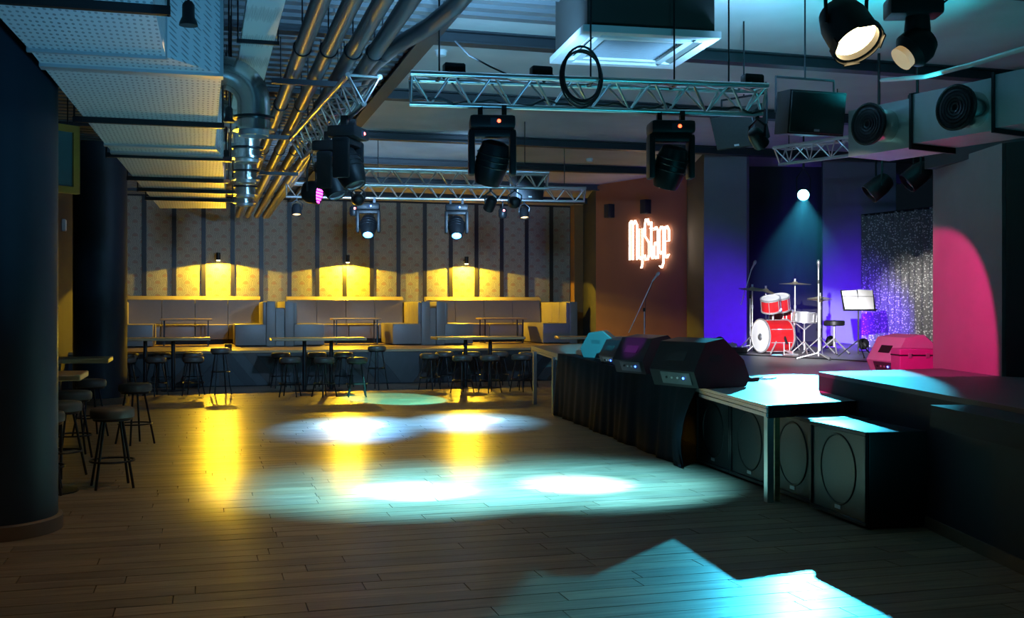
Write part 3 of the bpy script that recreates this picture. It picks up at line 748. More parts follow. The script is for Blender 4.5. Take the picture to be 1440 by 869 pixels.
pa_speaker(at(1046, 178, d=11.2), R(-62), .52, .36, .36, 'black hung loudspeaker turned aside behind the front truss end', 22)
pa_speaker(at(738, 263, d=17.2), R(14), .50, .38, .34, 'small black hung loudspeaker before the golden truss', 6)

# air duct with round outlets over the stage
e0 = at(1194, 190, d=10.1); e1 = at(1420, 150, d=8.65); z0, z1 = 3.09, 3.52
dv = (e1-e0); dv.z = 0; dv = dv.normalized(); nv = Vector((dv.y, -dv.x, 0)); nv = nv if nv.dot(e0) > 0 else -nv
t = thing('outlet_duct', 'grey boxed air duct with two round outlets above the stage wing', 'duct', (0, 0, 0))
pos = 0.0
def on(s_, off, z): return Vector((e0.x, e0.y, 0)) + dv*s_ + nv*off + Vector((0, 0, z))
l1 = (at(1286, 170, d=9.5)-e0).dot(dv); l2 = (at(1404, 150, d=8.8)-e0).dot(dv)
for s0_, s1_, dz in ((-.02, l1, 0), (l1, l2, .03), (l2, l2+1.8, .05)):
    a = [on(s0_+.012, 0, z0+dz), on(s1_-.012, 0, z0+dz), on(s1_-.012, .55, z0+dz), on(s0_+.012, .55, z0+dz)]
    MB().hexa(a, [v+Vector((0, 0, z1-z0)) for v in a]).build('duct_section', ZINC, t, None)
    for sj in (s1_,):
        a = [on(sj-.012, -.02, z0+dz-.02), on(sj+.012, -.02, z0+dz-.02), on(sj+.012, .57, z0+dz-.02), on(sj-.012, .57, z0+dz-.02)]
        MB().hexa(a, [v+Vector((0, 0, z1-z0+.06)) for v in a]).build('flange', CHAR, t, None)
for (px, py, d) in ((1250, 188, 9.75), (1372, 166, 8.95)):
    s_ = (at(px, py, d=d)-e0).dot(dv); c_ = on(s_, 0, (z0+z1)/2+.01)
    MB().lathe([(.15, 0), (.15, .22)], c_, -nv, 28).build('spigot', SPIRAL, t, 50)
    f_ = MB(); f_.lathe([(.185, .20), (.19, .235), (.175, .24), (.165, .225), (0, .224)], c_, -nv, 32); fo = f_.build('outlet', BLACK, t, 50)
    for rr in (.145, .118, .091, .064, .037): MB().lathe([(rr, .226), (rr+.004, .245-rr*.06), (rr-.012, .238)], c_, -nv, 28, closed=True).build('outlet_ring', CHAR, fo, 60)
t = thing('wall_pipe', 'thin grey pipe running under the ceiling beam toward the outlets', 'pipe', (0, 0, 0))
MB().tube([at(1240, 113, d=11.2), at(1300, 108, d=10.2), at(1370, 90, d=9.0), at(1460, 62, d=8.0)], .022, 10).build('pipe_run', ZINC, t)

# =================================================================== STAGE
C0 = at(1080, 570, Z=.84); C1 = at(985, 545, Z=.86); C2 = at(787, 498, Z=SZ(16.5)); C3 = at(748, 487, Z=SZ(18.6))
CR = at(1214, 563, Z=.84)
def pz(p, dz=0): return Vector((p.x, p.y, SZ(p.y)+dz))
WA = at(1151, 523, Z=1.04); WB_ = at(1318, 518, Z=1.04)
poly = [pz(C0), pz(CR), pz(WA), pz(WB_), Vector((9.6, WB_.y+.2, SZ(12.2))), Vector((12.4, 17.5, SZ(17.5))), Vector((Q4.x+.1, Q4.y+.1, SZ(Q4.y))), Vector((Q2.x, Q2.y+.2, SZ(Q2.y))), Vector((P990.x, P990.y+.3, SZ(P990.y))), Vector((B.x-.1, B.y-.1, SZ(B.y))), pz(C3), pz(C2), pz(C1)]
t = thing('stage', 'raised stage of grey decks on aluminium legs, skirted with black cloth', 'stage', (0, 0, 0)); STG = t
MB().prism([p - Vector((0, 0, .06)) for p in poly], (0, 0, .06)).build('stage_deck', STAGEF, t, None)
def lip(a, b, name='edge_profile'):
    a, b = pz(a), pz(b); d_ = (b-a); d_.z = 0; d_ = d_.normalized(); n_ = Vector((d_.y, -d_.x, 0)); n_ = n_ if n_.dot(a) < 0 else -n_
    for z_, h_, o_ in ((-.026, .028, .018), (-.062, .030, .012), (-.10, .032, .018)):
        MB().prism([a+Vector((0, 0, z_)), b+Vector((0, 0, z_)), b+n_*o_+Vector((0, 0, z_)), a+n_*o_+Vector((0, 0, z_))], (0, 0, h_)).build(name, ALUD, t, None)
lip(C1, C0); lip(C3, C2)
a = pz(C0); b = pz(CR)
MB().prism([a+Vector((0, -.015, -.11)), b+Vector((0, -.015, -.11)), b+Vector((0, .02, -.11)), a+Vector((0, .02, -.11))], (0, 0, .11)).build('end_board', DARKW, t, None)
for p, o_ in ((C0, (.03, .04)), (at(779, 500, d=17.35), (0, 0)), (at(752, 500, d=19.0), (0, 0))):
    slab('leg', (p.x+o_[0]-.03, p.y+o_[1]-.03, 0), (p.x+o_[0]+.03, p.y+o_[1]+.03, SZ(p.y)-.06), ALUD, t)
slab('leg', (C0.x+.10, C0.y+.06, 0), (C0.x+.15, C0.y+.11, .76), TABLEW, t)
p = at(783, 500, d=17.6); slab('leg', (p.x+.02, p.y-.02, 0), (p.x+.07, p.y+.03, SZ(p.y)-.06), ALUD, t)
# black skirt
sk = MB(); N1, N2 = 160, 14; grid = []
E0, E1 = Vector((C2.x, C2.y, 0)), Vector((C1.x, C1.y, 0)); dirv = (E1-E0).normalized(); outv = Vector((dirv.y, -dirv.x, 0)); outv = outv if outv.dot(E0) < 0 else -outv
# floor line measured along the skirt
for i in range(N1+1):
    u = i/N1; p = E0.lerp(E1, u); col_ = []
    for j in range(N2+1):
        v = j/N2; amp = .006+.026*v
        o_ = .03 + amp*(math.sin(u*47+2.5*math.sin(u*7)+.6*v)*.6 + .35*math.sin(u*118+1.9*math.sin(u*13)) + .25*math.sin(u*29+v*3)) + .06*v
        if u > .86: o_ += .16*math.sin(v*PI*.9)*((u-.86)/.14)
        q = p + outv*o_ + dirv*((-.35*max(0, v-.55)*(1 if u > .97 else 0)) if u > .97 else 0)
        col_.append(sk.bm.verts.new((q.x, q.y, (SZ(p.y)+.012)*(1-v)+.004)))
    grid.append(col_)
for a, b in zip(grid, grid[1:]):
    for j in range(N2): sk.bm.faces.new((a[j], b[j], b[j+1], a[j+1]))
tp = []
for i in range(N1+1):
    p = E0.lerp(E1, i/N1) - outv*.25; tp.append(sk.bm.verts.new((p.x, p.y, SZ(p.y)+.008)))
for i in range(N1): sk.bm.faces.new((tp[i], tp[i+1], grid[i+1][0], grid[i][0]))
sko = sk.build('skirt_cloth', CLOTH, STG, 60); so = sko.modifiers.new('thick', 'SOLIDIFY'); so.thickness = .004
sko['label'] = 'black cloth hanging in folds from the deck edge'
# inner dark backing below the deck
MB().prism([Vector((E0.x+.6, E0.y, 0)), Vector((E1.x+.85, E1.y, 0)), Vector((C0.x+.9, C0.y+.9, 0)), Vector((C0.x+1.3, C0.y+1.0, 0)), Vector((E0.x+1.0, E0.y, 0))], (0, 0, .75)).build('under_stage_panel', DARKW, STG, None)

# subwoofers in a row
sa = at(1217, 746, Z=0); sb = at(1138, 591, Z=.74); sdv = Vector((sb.x-sa.x, sb.y-sa.y, 0)); SL = sdv.length; sdv = sdv.normalized(); snv = Vector((sdv.y, -sdv.x, 0))
labs = ['black subwoofer with bare blue-lit top, last of the row outside the deck', 'black subwoofer next to the deck corner post, under the deck end', 'black subwoofer behind the aluminium corner post', 'black subwoofer half covered by the hanging black cloth']
sub0 = None
for k in range(4):
    o = Vector((sa.x, sa.y, 0)) + sdv*(k*(SL+.012)) + snv*(0 if k == 0 else .06)
    if sub0 is None:
        t = thing('subwoofer', labs[0], 'speaker', o, math.atan2(sdv.y, sdv.x), 'subwoofers before the stage'); sub0 = t
        # local x runs along the row, local -y is into the stage, front face at y=0
        MB().box((0, -.52, .02), (SL, -.03, .74), .012, 2).build('cabinet', BLACK, t)
        fr = MB()
        for lo, hi in (((0, -.03, .02), (SL, 0, .055)), ((0, -.03, .705), (SL, 0, .74)), ((0, -.03, .055), (.035, 0, .705)), ((SL-.035, -.03, .055), (SL, 0, .705))): fr.box(lo, hi, .006, 1)
        fr.build('front_frame', CHAR, t)
        gr = MB().box((.03, -.032, .05), (SL-.03, -.018, .71)).build('grille', GRILL, t)
        MB().ring((SL/2, -.018, .40), (0, 1, 0), .275, .010, 40, 6).build('cone_ring', BLACK, gr)
        MB().lathe([(.265, 0), (.2, -.006), (.08, -.009), (.0, -.003)], (SL/2, -.016, .40), (0, 1, 0), 36).build('cone', GRILL, gr)
        slab('badge', (SL/2-.045, -.017, .085), (SL/2+.045, -.012, .115), MATS['badge'], t)
        for x in (.06, SL-.06):
            for yy in (-.08, -.46): MB().lathe([(.03, 0), (.03, .02)], (x, yy, 0), n=10).build('foot', BLACK, t)
    else: place(sub0, False, o, math.atan2(sdv.y, sdv.x), labs[k])

# raised wing block in front of the pillar
W0 = at(1151, 523, Z=1.04); W1 = at(1372, 563, Z=1.04); wd = (W1-W0); wd.z = 0
W2 = W0 + wd*1.6
t = thing('stage_wing', 'dark raised side block with bare board top beside the subwoofers', 'stage')
WB = at(1318, 518, Z=1.04); wp = [Vector((W0.x, W0.y, 0)), Vector((W2.x, W2.y, 0)), Vector((9.5, W2.y, 0)), Vector((9.5, WB.y, 0)), Vector((WB.x, WB.y, 0))]
MB().prism(wp, (0, 0, 1.0)).build('body', DARKW, t, None)
MB().prism([p+Vector((0, 0, 1.0)) for p in wp], (0, 0, .04)).build('top_board', WINGT, t, None)
wn = Vector((wd.y, -wd.x, 0)).normalized(); wn = wn if wn.dot(Vector((-1, -.2, 0))) > 0 else -wn
a = W0+wd*.15; b = W2; a.z = b.z = 0
MB().prism([a, b, b+wn*.015, a+wn*.015], (0, 0, .09)).build('skirting', MATS['skirting_oak'], t, None)
a_ = W0+wd*1.0+wn*.02; a_.z = .86
q = MB().prism([a_, a_+wd*.6, a_+wd*.6+wn*.30, a_+wn*.30], (0, 0, .15)).build('wall_shelf', BLACKM)
tag(q, 'black box shelf fixed to the side of the raised wing', 'shelf')

# pillar, beam and dark drape at the right
G0 = at(1312, 400, d=11.7); G1 = at(1409, 400, d=10.1)
wallseg('wall_pillar', (G0.x, G0.y), (G1.x, G1.y), 1.0, 3.22, PILLAR, .5)
wallseg('wall_side', (G1.x+.03, G1.y-.02), (G1.x+.9, G1.y-2.0), 1.0, 3.22, BLACKM, .3)
h0 = at(1300, 235, d=11.6); h1_ = at(1445, 222, d=9.4)
wallseg('trim_beam', (h0.x, h0.y), (h1_.x+.3, h1_.y-.35), 3.17, 3.34, NAVY, .6)

# =================================================================== STAGE EQUIPMENT
def wedge(loc, rz, s, label, m=BLACK, gm=GRILL, group='stage monitors', tail=True):
    """floor monitor: baffle slopes up toward local +Y; width along X"""
    t = thing('stage_monitor', label, 'speaker', loc, rz, group)
    w_ = .56*s; prof = [(-.23, 0), (.25, 0), (.30, .13), (.18, .355), (.0, .385), (-.21, .21), (-.27, .07)]
    MB().prism([(-w_/2, y_*s, z_*s) for y_, z_ in prof], (w_, 0, 0)).build('cabinet', m, t, None)
    n_ = Vector((0, -.175, .21)).normalized()
    a = Vector((0, -.20, .218))*s; b = Vector((0, -.012, .374))*s
    q = MB(); q.prism([a+Vector((-w_*.46, 0, 0)), a+Vector((w_*.46, 0, 0)), b+Vector((w_*.46, 0, 0)), b+Vector((-w_*.46, 0, 0))], n_*.014); q.build('grille', gm, t, None)
    q = MB(); q.prism([(-w_*.20, .262*s, .205*s), (w_*.20, .262*s, .205*s), (w_*.20, .222*s, .275*s), (-w_*.20, .222*s, .275*s)], (0, .004, .002)); q.build('handle_recess', BLACKM, t, None)
    for sx in (-1, 1):
        q = MB(); q.prism([(sx*w_*.5, .02*s, .20*s), (sx*w_*.5, .14*s, .20*s), (sx*w_*.5, .14*s, .255*s), (sx*w_*.5, .02*s, .255*s)], (sx*.004, 0, 0)); q.build('handle_recess', BLACKM, t, None)
    if tail:
        q = MB(); q.prism([(-w_*.40, .262*s, .025*s), (w_*.25, .262*s, .025*s), (w_*.25, .294*s, .118*s), (-w_*.40, .294*s, .118*s)], (0, .010, -.003)); pn = q.build('input_panel', mat('input_plate', (.10, .105, .11), .4, .4), t, None)
        for j in range(4): MB().lathe([(.012, 0), (.012, .014)], ((-.14+.07*j)*s, .285*s, .075*s), (0, 1, -.3), 10).build('socket', [G_LEDB, CHROME, CHROME, BLACKM][j], pn)
    return t
for px, py, d, rz, s, lab in ((849, 482, 16.4, 62, 1.05, 'cyan-lit stage monitor at the stage end next to the high table'), (880, 496, 14.6, 92, .95, 'black stage monitor squeezed between the cyan-lit and purple-lit ones'),
                              (917, 505, 13.2, 100, 1.2, 'stage monitor with purple light on its sloping back'), (985, 528, 11.35, 104, 1.3, 'largest black stage monitor at the edge by the bare deck')):
    p = at(px, py, d=d); wedge((p.x, p.y, SZ(p.y)), R(rz), s, lab)
p = at(1278, 505, d=13.2); wedge((p.x, p.y, SZ(p.y)), R(82), 1.25, 'pale pink-lit stage monitor beside the grey pillar', PINKB, BLACK)
p = at(1285, 515, d=12.3); q = thing('equipment_case', 'magenta-lit equipment case against the grey pillar', 'case', (p.x, p.y, SZ(p.y)), -YAW)
MB().box((-.21, -.15, 0), (.21, .15, .35), .01, 1).build('case_body', MAGB, q); MB().box((-.213, -.153, .27), (.213, .153, .285)).build('lid_seam', BLACKM, q)
for x in (-.1, .1): slab('latch', (x-.02, -.16, .25), (x+.02, -.15, .30), CHROME, q)

# tripod stand helper
def tripod(t, h0_, r, m=CHROME, n=3, rot=.3, rb=.01):
    for k in range(n):
        an = rot+2*PI*k/n
        bar('leg', (0, 0, h0_), (r*math.cos(an), r*math.sin(an), .012), rb, m, t, 6)
        MB().lathe([(.014, 0), (.014, .02)], (r*math.cos(an), r*math.sin(an), 0), n=8).build('rubber_foot', CABLE, t)
def mic_stand(loc, label, h, tip, tail, group='microphone stands', m=CHROME, mic=True):
    t = thing('microphone_stand', label, 'microphone stand', loc, 0, group)
    tripod(t, .10, .32, m, 3, .5)
    bar('pole', (0, 0, .05), (0, 0, h), .011, m, t)
    MB().lathe([(.022, -.03), (.022, .03)], (0, 0, h)).build('clutch', BLACK, t)
    bar('boom', tail, tip, .008, m, t)
    MB().tube([Vector(tip)+Vector((0, 0, -.02)), Vector(tip).lerp(Vector(tail), .3)+Vector((0, 0, -.05)), Vector((0.02, 0, h-.05)), (.02, .01, .4)], .005, 5).build('cable', CABLE, t)
    if mic:
        ax = (Vector(tip)-Vector(tail)).normalized()
        MB().lathe([(.012, -.02), (.018, .10), (.026, .115), (.027, .15), (.015, .175), (0, .178)], tip, (ax.x, ax.y, ax.z-.35), 12).build('microphone', ALUD, t)
    return t
p = at(906, 474, d=17.8); s_ = 17.8/1520
mic_stand((p.x, p.y, SZ(p.y)), 'chrome microphone stand with boom before the glowing sign', .70, (RT*12*s_+Vector((0, 0, 1.18))), (RT*-22*s_+Vector((0, 0, .32))), m=ALUD)
p = at(1055, 497, d=18.4); mic_stand((p.x, p.y, SZ(p.y)), 'tall microphone stand with overhead mic beside the bass drum', .92, RT*.02+Vector((0, 0, 1.38)), RT*-.16+Vector((0, 0, .78)))
p = at(1151, 512, d=16.0); mic_stand((p.x, p.y, SZ(p.y)), 'upright microphone stand in front of the drum stool', 1.15, Vector((0, 0, 1.30)), Vector((0, 0, 1.0)))

# ---- drum kit: every drum and stand its own thing
def stz(px, d):
    p = at(px, 480, d=d); return Vector((p.x, p.y, SZ(p.y)))
def drum(t, c, ax, r, ln, skinm=DRUMHD, lugs=8):
    ax = Vector(ax).normalized(); q0 = ax.to_track_quat('Z', 'Y')
    MB().lathe([(r, -ln/2), (r, ln/2)], c, ax, 32).build('shell', REDL, t, 40)
    for s_ in (-1, 1):
        MB().lathe([(r-.004, s_*ln/2), (r+.014, s_*ln/2-.012), (r+.014, s_*ln/2+.012), (r-.004, s_*ln/2+.014)], c, ax, 32, closed=True).build('hoop', CHROME, t, 40)
        MB().lathe([(r-.004, s_*(ln/2+.002)), (0, s_*(ln/2+.006))], c, ax, 32).build('drum_head', skinm, t, 40)
    for k in range(lugs):
        an = 2*PI*(k+.5)/lugs; o = q0 @ Vector(((r+.012)*math.cos(an), (r+.012)*math.sin(an), 0))
        bar('lug', Vector(c)+o-ax*ln*.42, Vector(c)+o+ax*ln*.42, .007, CHROME, t, 6)
dk = stz(1087, 17.6); front = Vector((-.99, -.06, 0)).normalized()   # where the kit faces
t = thing('bass_drum', 'red lacquer bass drum with white front head', 'drum', dk)
drum(t, (0, 0, .29), front, .265, .46); MB().lathe([(.06, 0), (.04, .02), (0, .03)], Vector((0, 0, .27))+front*.24, front, 16).build('logo_disc', ALUD, t)
for s_ in (-1, 1):
    sd_ = front.cross(Vector((0, 0, 1)))*s_
    bar('spur', front*.1+sd_*.25+Vector((0, 0, .2)), front*.28+sd_*.36+Vector((0, 0, .01)), .012, CHROME, t)
bar('tom_post', (0, 0, .55), (0, 0, .80), .016, CHROME, t)
def tom(px, d, z, r, ln, lab, ax=(-.25, -.3, 1)):
    p = stz(px, d); t = thing('tom_drum', lab, 'drum', p, 0, 'tom drums'); drum(t, (0, 0, z), ax, r, ln, lugs=6)
    return t, p
t1_, p1_ = tom(1084, 17.4, .80, .15, .20, 'small dark rack tom over the bass drum'); bar('mount_arm', (0, 0, .72), dk+Vector((0, 0, .72))-p1_, .012, CHROME, t1_)
t2_, p2_ = tom(1097, 17.9, .82, .155, .22, 'bright red rack tom beside the crash cymbal'); bar('mount_arm', (0, 0, .72), dk+Vector((0, 0, .74))-p2_, .012, CHROME, t2_)
def drum_on_legs(px, d, zc, r, ln, lab, cat='drum', name='floor_tom'):
    p = stz(px, d); t = thing(name, lab, cat, p); drum(t, (0, 0, zc), (0, 0, 1), r, ln)
    for k in range(3):
        an = .4+2*PI*k/3; bar('leg', ((r+.02)*math.cos(an), (r+.02)*math.sin(an), zc+.08), ((r+.05)*math.cos(an), (r+.05)*math.sin(an), 0), .010, CHROME, t)
drum_on_legs(1099, 18.4, .52, .19, .34, 'red floor tom on three chrome legs behind the bass drum')
p = stz(1131, 17.1); t = thing('snare_drum', 'chrome snare drum on a folding stand', 'drum', p); drum(t, (0, 0, .60), (.05, -.06, 1), .18, .14)
for o in t.children:
    if o.name.startswith('shell'): o.data.materials[0] = CHROME
bar('stand_pole', (0, 0, .08), (0, 0, .42), .013, CHROME, t); tripod(t, .22, .24, CHROME, 3, .2)
for k in range(3):
    an = 2*PI*k/3; bar('basket_arm', (0, 0, .40), (.17*math.cos(an), .17*math.sin(an), .52), .010, CHROME, t)
def cymbal_stand(px, d, z, r, tiltv, lab, hihat=False):
    p = stz(px, d); t = thing('cymbal_stand', lab, 'cymbal', p, 0, 'cymbals')
    tripod(t, .28, .30, CHROME, 3, px*.1); bar('pole', (0, 0, .06), (0, 0, z+.07), .012, CHROME, t)
    for zz in (.45, .75): MB().lathe([(.02, -.03), (.02, .03)], (0, 0, min(zz, z-.1)), n=10).build('clutch', CHROME, t)
    for k in range(2 if hihat else 1):
        s_ = -1 if k else 1
        MB().lathe([(r, -.002), (r*.5, .012*s_), (.05, .022*s_), (.03, .040*s_), (.01, .045*s_), (.01, .040*s_), (.05, .018*s_), (r*.5, .008*s_), (r, -.004)], (0, 0, z-.02*k), tiltv, 36).build('cymbal', BRASS, t, 50)
    MB().lathe([(.018, 0), (.018, .05)], (0, 0, z+.04), n=10).build('felt_nut', CHROME, t)
cymbal_stand(1058, 18.2, 1.04, .23, (.05, -.12, 1), 'left crash cymbal on a stand behind the overhead microphone')
cymbal_stand(1077, 18.5, 1.02, .20, (.22, -.25, 1), 'tilted splash cymbal between the crash and ride cymbals')
cymbal_stand(1118, 18.3, 1.14, .27, (.0, -.05, 1), 'wide ride cymbal topped by a bright nut, highest in the kit')
cymbal_stand(1153, 17.3, .90, .20, (.0, -.04, 1), 'hi-hat cymbal pair on a stand beside the drum stool', True)
p = stz(1173, 17.4); t = thing('drum_stool', 'black padded round drum stool on chrome tripod', 'stool', p)
MB().lathe([(.15, .46), (.165, .475), (.165, .53), (.15, .545), (0, .55)], n=26).build('seat', BLACK, t); bar('post', (0, 0, .12), (0, 0, .46), .018, CHROME, t); tripod(t, .26, .30, CHROME, 3, .1, .012)
p = stz(1112, 17.2); t = thing('bass_pedal', 'chrome bass drum pedal behind the bass drum', 'pedal', p)
MB().box((-.05, -.14, .0), (.05, .14, .02)).build('base_plate', CHROME, t); q = MB(); q.M = Matrix.Rotation(R(14), 4, 'X'); q.box((-.04, -.13, .03), (.04, .13, .045)); q.build('footboard', CHROME, t)
bar('beater_post', (-.05, .12, 0), (-.05, .12, .2), .008, CHROME, t); bar('beater_post', (.05, .12, 0), (.05, .12, .2), .008, CHROME, t); bar('beater', (0, .12, .18), (0, .2, .30), .02, BLACK, t)

# music stand
p = stz(1207, 16.6); t = thing('music_stand', 'black music stand holding white sheets beside the sequinned curtain', 'music stand', p, R(6)-YAW)
tripod(t, .26, .30, CHAR, 3, .4); bar('pole', (0, 0, .05), (0, 0, .78), .012, CHAR, t)
Mm = Matrix.Translation((0, 0, .87)) @ Matrix.Rotation(R(-18), 4, 'X')
q = MB(); q.M = Mm; q.box((-.26, 0, -.16), (.26, .008, .17)); q.build('desk', CHAR, t)
q = MB(); q.M = Mm; q.box((-.26, -.05, -.165), (.26, 0, -.155)); q.build('ledge', CHAR, t)
for k, x in enumerate((-.12, .12)):
    q = MB(); q.M = Mm @ Matrix.Rotation(R(3 if k else -3), 4, 'Y'); q.box((x-.118, -.006, -.15), (x+.118, -.003, .17+.01*k)); sh = q.build('sheet', PAPERW, t)
q = MB(); q.M = Mm; q.box((-.27, -.012, .06), (.27, -.008, .068)); q.build('page_wire', CHAR, t)

# things lying on the deck
p = stz(1024, 18.0); 
for px, d, w_, h_, m_, lab in ((1022, 18.6, .30, .12, mat('pale_box', (.55, .5, .58), .5), 'small pale effects box on deck left of the drums'), (1034, 17.6, .34, .10, CHAR, 'flat black effects box on deck left of the bass drum')):
    p = stz(px, d); t = thing('effects_box', lab, 'box', p, -YAW)
    MB().box((-w_/2, -.12, 0), (w_/2, .12, h_), .01, 1).build('case_body', m_, t)
    for j in range(3): MB().lathe([(.02, 0), (.015, .02)], (-w_*.3+w_*.3*j, -.03, h_), n=10).build('knob', CHROME, t)
for px, py, lab in ((1036, 534, 'black plug of a cable lying at the bright deck'), (1055, 535, 'black coiled cable box lying on the bright deck')):
    p = at(px, py, Z=.88); t = thing('floor_socket', lab, 'cable box', (p.x, p.y, SZ(p.y)), .2, 'cable boxes on the deck')
    MB().box((-.09, -.05, 0), (.09, .05, .045), .012).build('socket_body', CABLE, t); MB().tube([(.09, 0, .02), (.2, .05, .012), (.32, .02, .012), (.5, .15, .012)], .007, 6).build('cord', CABLE, t)
t = thing('stage_cable', 'black cable snaking across the deck behind the music stand', 'cable', (0, 0, 0))
pts = []
for j in range(40):
    p = at(1030+j*6, 503+6*math.sin(j*.35)+j*.12, d=17.2-j*.055); pts.append((p.x, p.y, SZ(p.y)+.008))
MB().tube(pts, .009, 6).build('cable_run', CABLE, t)

# glowing sign on the red wall
wv_ = Vector((B.x-A.x, B.y-A.y, 0)).normalized(); off = Vector((wv_.y, -wv_.x, 0)); off = off if off.dot(A) < 0 else -off
def wallpt(px, py):
    r = FW + RT*((px-CXP)/FPX) + Vector((0, 0, (CYP-py)/FPX)); nn = off
    tt = (Vector((A.x, A.y, 0))-Vector((0, 0, 0))).dot(nn)/r.dot(nn); return Vector((0, 0, EYE)) + r*tt
sA, sB = wallpt(888, 366), wallpt(943, 366); SWd = (sB-sA).length; SHt = wallpt(888, 312).z - sA.z
LET = {'M': (0, 1.55, [[(0, 0), (0, .97), (.22, 1.03), (.45, .9), (.45, 0)], [(.45, .9), (.72, 1.03), (1, .9), (1, 0)]]),
       'y': (1.95, .75, [[(0, .8), (0, .1), (.5, 0), (1, .08)], [(1, .8), (1, -.12), (.7, -.22)]]),
       'S': (3.2, .85, [[(1, .86), (.75, 1.03), (.25, 1.03), (0, .85), (0, .6), (1, .42), (1, .12), (.7, -.02), (.2, -.02), (0, .12)]]),
       't': (4.3, .6, [[(.35, .95), (.35, .1), (.9, 0)], [(0, .78), (1, .78)]]),
       'a': (5.15, .75, [[(0, .72), (.5, .81), (1, .7), (1, 0)], [(1, .42), (.3, .42), (0, .3), (0, .08), (.5, 0), (1, .1)]]),
       'g': (6.2, .8, [[(1, .72), (.5, .81), (0, .7), (0, .2), (.5, .1), (1, .2)], [(1, .8), (1, -.12), (.6, -.24), (.1, -.18)]]),
       'e': (7.3, .8, [[(0, .42), (1, .42), (1, .7), (.5, .81), (0, .7), (0, .1), (.5, 0), (1, .1)]])}
t = thing('neon_sign', 'glowing white lettered sign reading My Stage on the red wall', 'sign', sA + off*.05, math.atan2(wv_.y, wv_.x))
un = SWd/8.1
for ch, (x0_, wd_, strokes) in LET.items():
    q = MB()
    for st in strokes:
        for dx in (-.15, .15):
            pts = [Vector(((x0_+x_*wd_+dx)*un, 0, z_*SHt)) for x_, z_ in st]
            q.tube(pts, .0065, 6)
    lt_ = q.build('letter', G_SIGN, t); lt_['label'] = 'glowing letter ' + ch
    for x_, z_ in (strokes[0][0], strokes[-1][-1]): bar('standoff', ((x0_+x_*wd_)*un, -.05 if False else .05, z_*SHt), ((x0_+x_*wd_)*un, 0, z_*SHt), .008, CHAR, t, 6)
for px, py, lab in ((861, 297, 'dark square wall speaker left on the red wall'), (912, 291, 'dark square wall speaker with light spot above the glowing sign')):
    p = wallpt(px, py); t = thing('wall_speaker', lab, 'speaker', p+off*.09, math.atan2(wv_.y, wv_.x), 'wall speakers')
    MB().box((-.09, -.085, -.16), (.09, .09, .16), .012).build('cabinet', BLACK, t); MB().box((-.08, -.095, -.15), (.08, -.083, .15)).build('grille', GRILL, t)

# lamps over the stage
p = at(1130, 272, d=18.0)
t, c_ = par_can(p, p-RT*.29-FW*.95-Vector((0, 0, .35)), .10, .24, G_CYAN, 'blazing cyan-white stage lamp hung above the drums', 'par lamps', hang=.42, pole=True)
dr_ = (-RT*math.sin(R(15.2)) - FW*math.cos(R(15.2)))*math.cos(R(19.5)) - Vector((0, 0, math.sin(R(19.5))))
spot(c_, c_+dr_*5, 9500, (.05, .60, .90), 16.6, .16, .05)
for px, py, d, lab in ((1236, 262, 12.6, 'black stage spot hung below the air duct end'), (1290, 246, 12.0, 'black stage spot half hidden behind the air duct')):
    p = at(px, py, d=d); par_can(p, p+Vector((-.8, .3, -.7)), .12, .30, LENS, lab, 'stage spots', hang=.45, pole=True)
# theatre fresnel and scanner at the upper right
p = at(1190, 36, d=6.4); tgt = p+Vector((.10, -.55, -.75))
t, c_ = par_can(p, tgt, .145, .30, G_WARM, 'lit theatre spotlight with warm lens under the ceiling', 'theatre lamps', hang=.5)
axw = (tgt-p).normalized()
for a_ in range(4):
    q = MB(); q0 = axw.to_track_quat('Z', 'Y'); q.M = q0.to_matrix().to_4x4() @ Matrix.Rotation(R(90*a_+20), 4, 'Z') @ Matrix.Translation((.15, 0, .16)); q.box((-.004, -.05, -.03), (.006, .05, .02)); q.build('gel_clip', BLACK, t)
MB().lathe([(.15, .13), (.158, .13), (.158, .17), (.15, .17)], (0, 0, 0), axw, 28, closed=True).build('lens_ring', BLACK, t)
bar('pole', (0, 0, .5), (0, 0, CEIL-p.z), .02, CHAR, t)
p = at(1290, 42, d=6.8)
t = thing('scanner_lamp', 'dark unlit scanner lamp with painted amber reflection under the ceiling', 'stage light', p, R(-20))
MB().box((-.19, -.10, .08), (.14, .10, .20), .02).build('base', BLACK, t); MB().lathe([(.07, .1), (.08, .0), (.075, -.14), (.05, -.17)], n=20).build('barrel', BLACK, t)
MB().lathe([(.09, -.08), (.12, -.02), (.12, .06), (.08, .10)], (.0, 0, -.10), (-.6, -.1, -.5), 20).build('lamp_head', BLACK, t)
MB().lathe([(.075, .09), (.08, .14), (.0, .142)], (.0, 0, -.10), (-.6, -.1, -.5), 20).build('lens', glow('amber_reflection', (1, .6, .2), .35), t)  # faint emission stands in for an amber reflection in the unlit lens
MB().tube([(.1, 0, .2), (.17, 0, .27), (.2, .02, .2), (.14, 0, .15)], .008, 6).build('cord', CABLE, t); bar('pole', (0, 0, .2), (0, 0, CEIL-p.z), .016, CHAR, t)
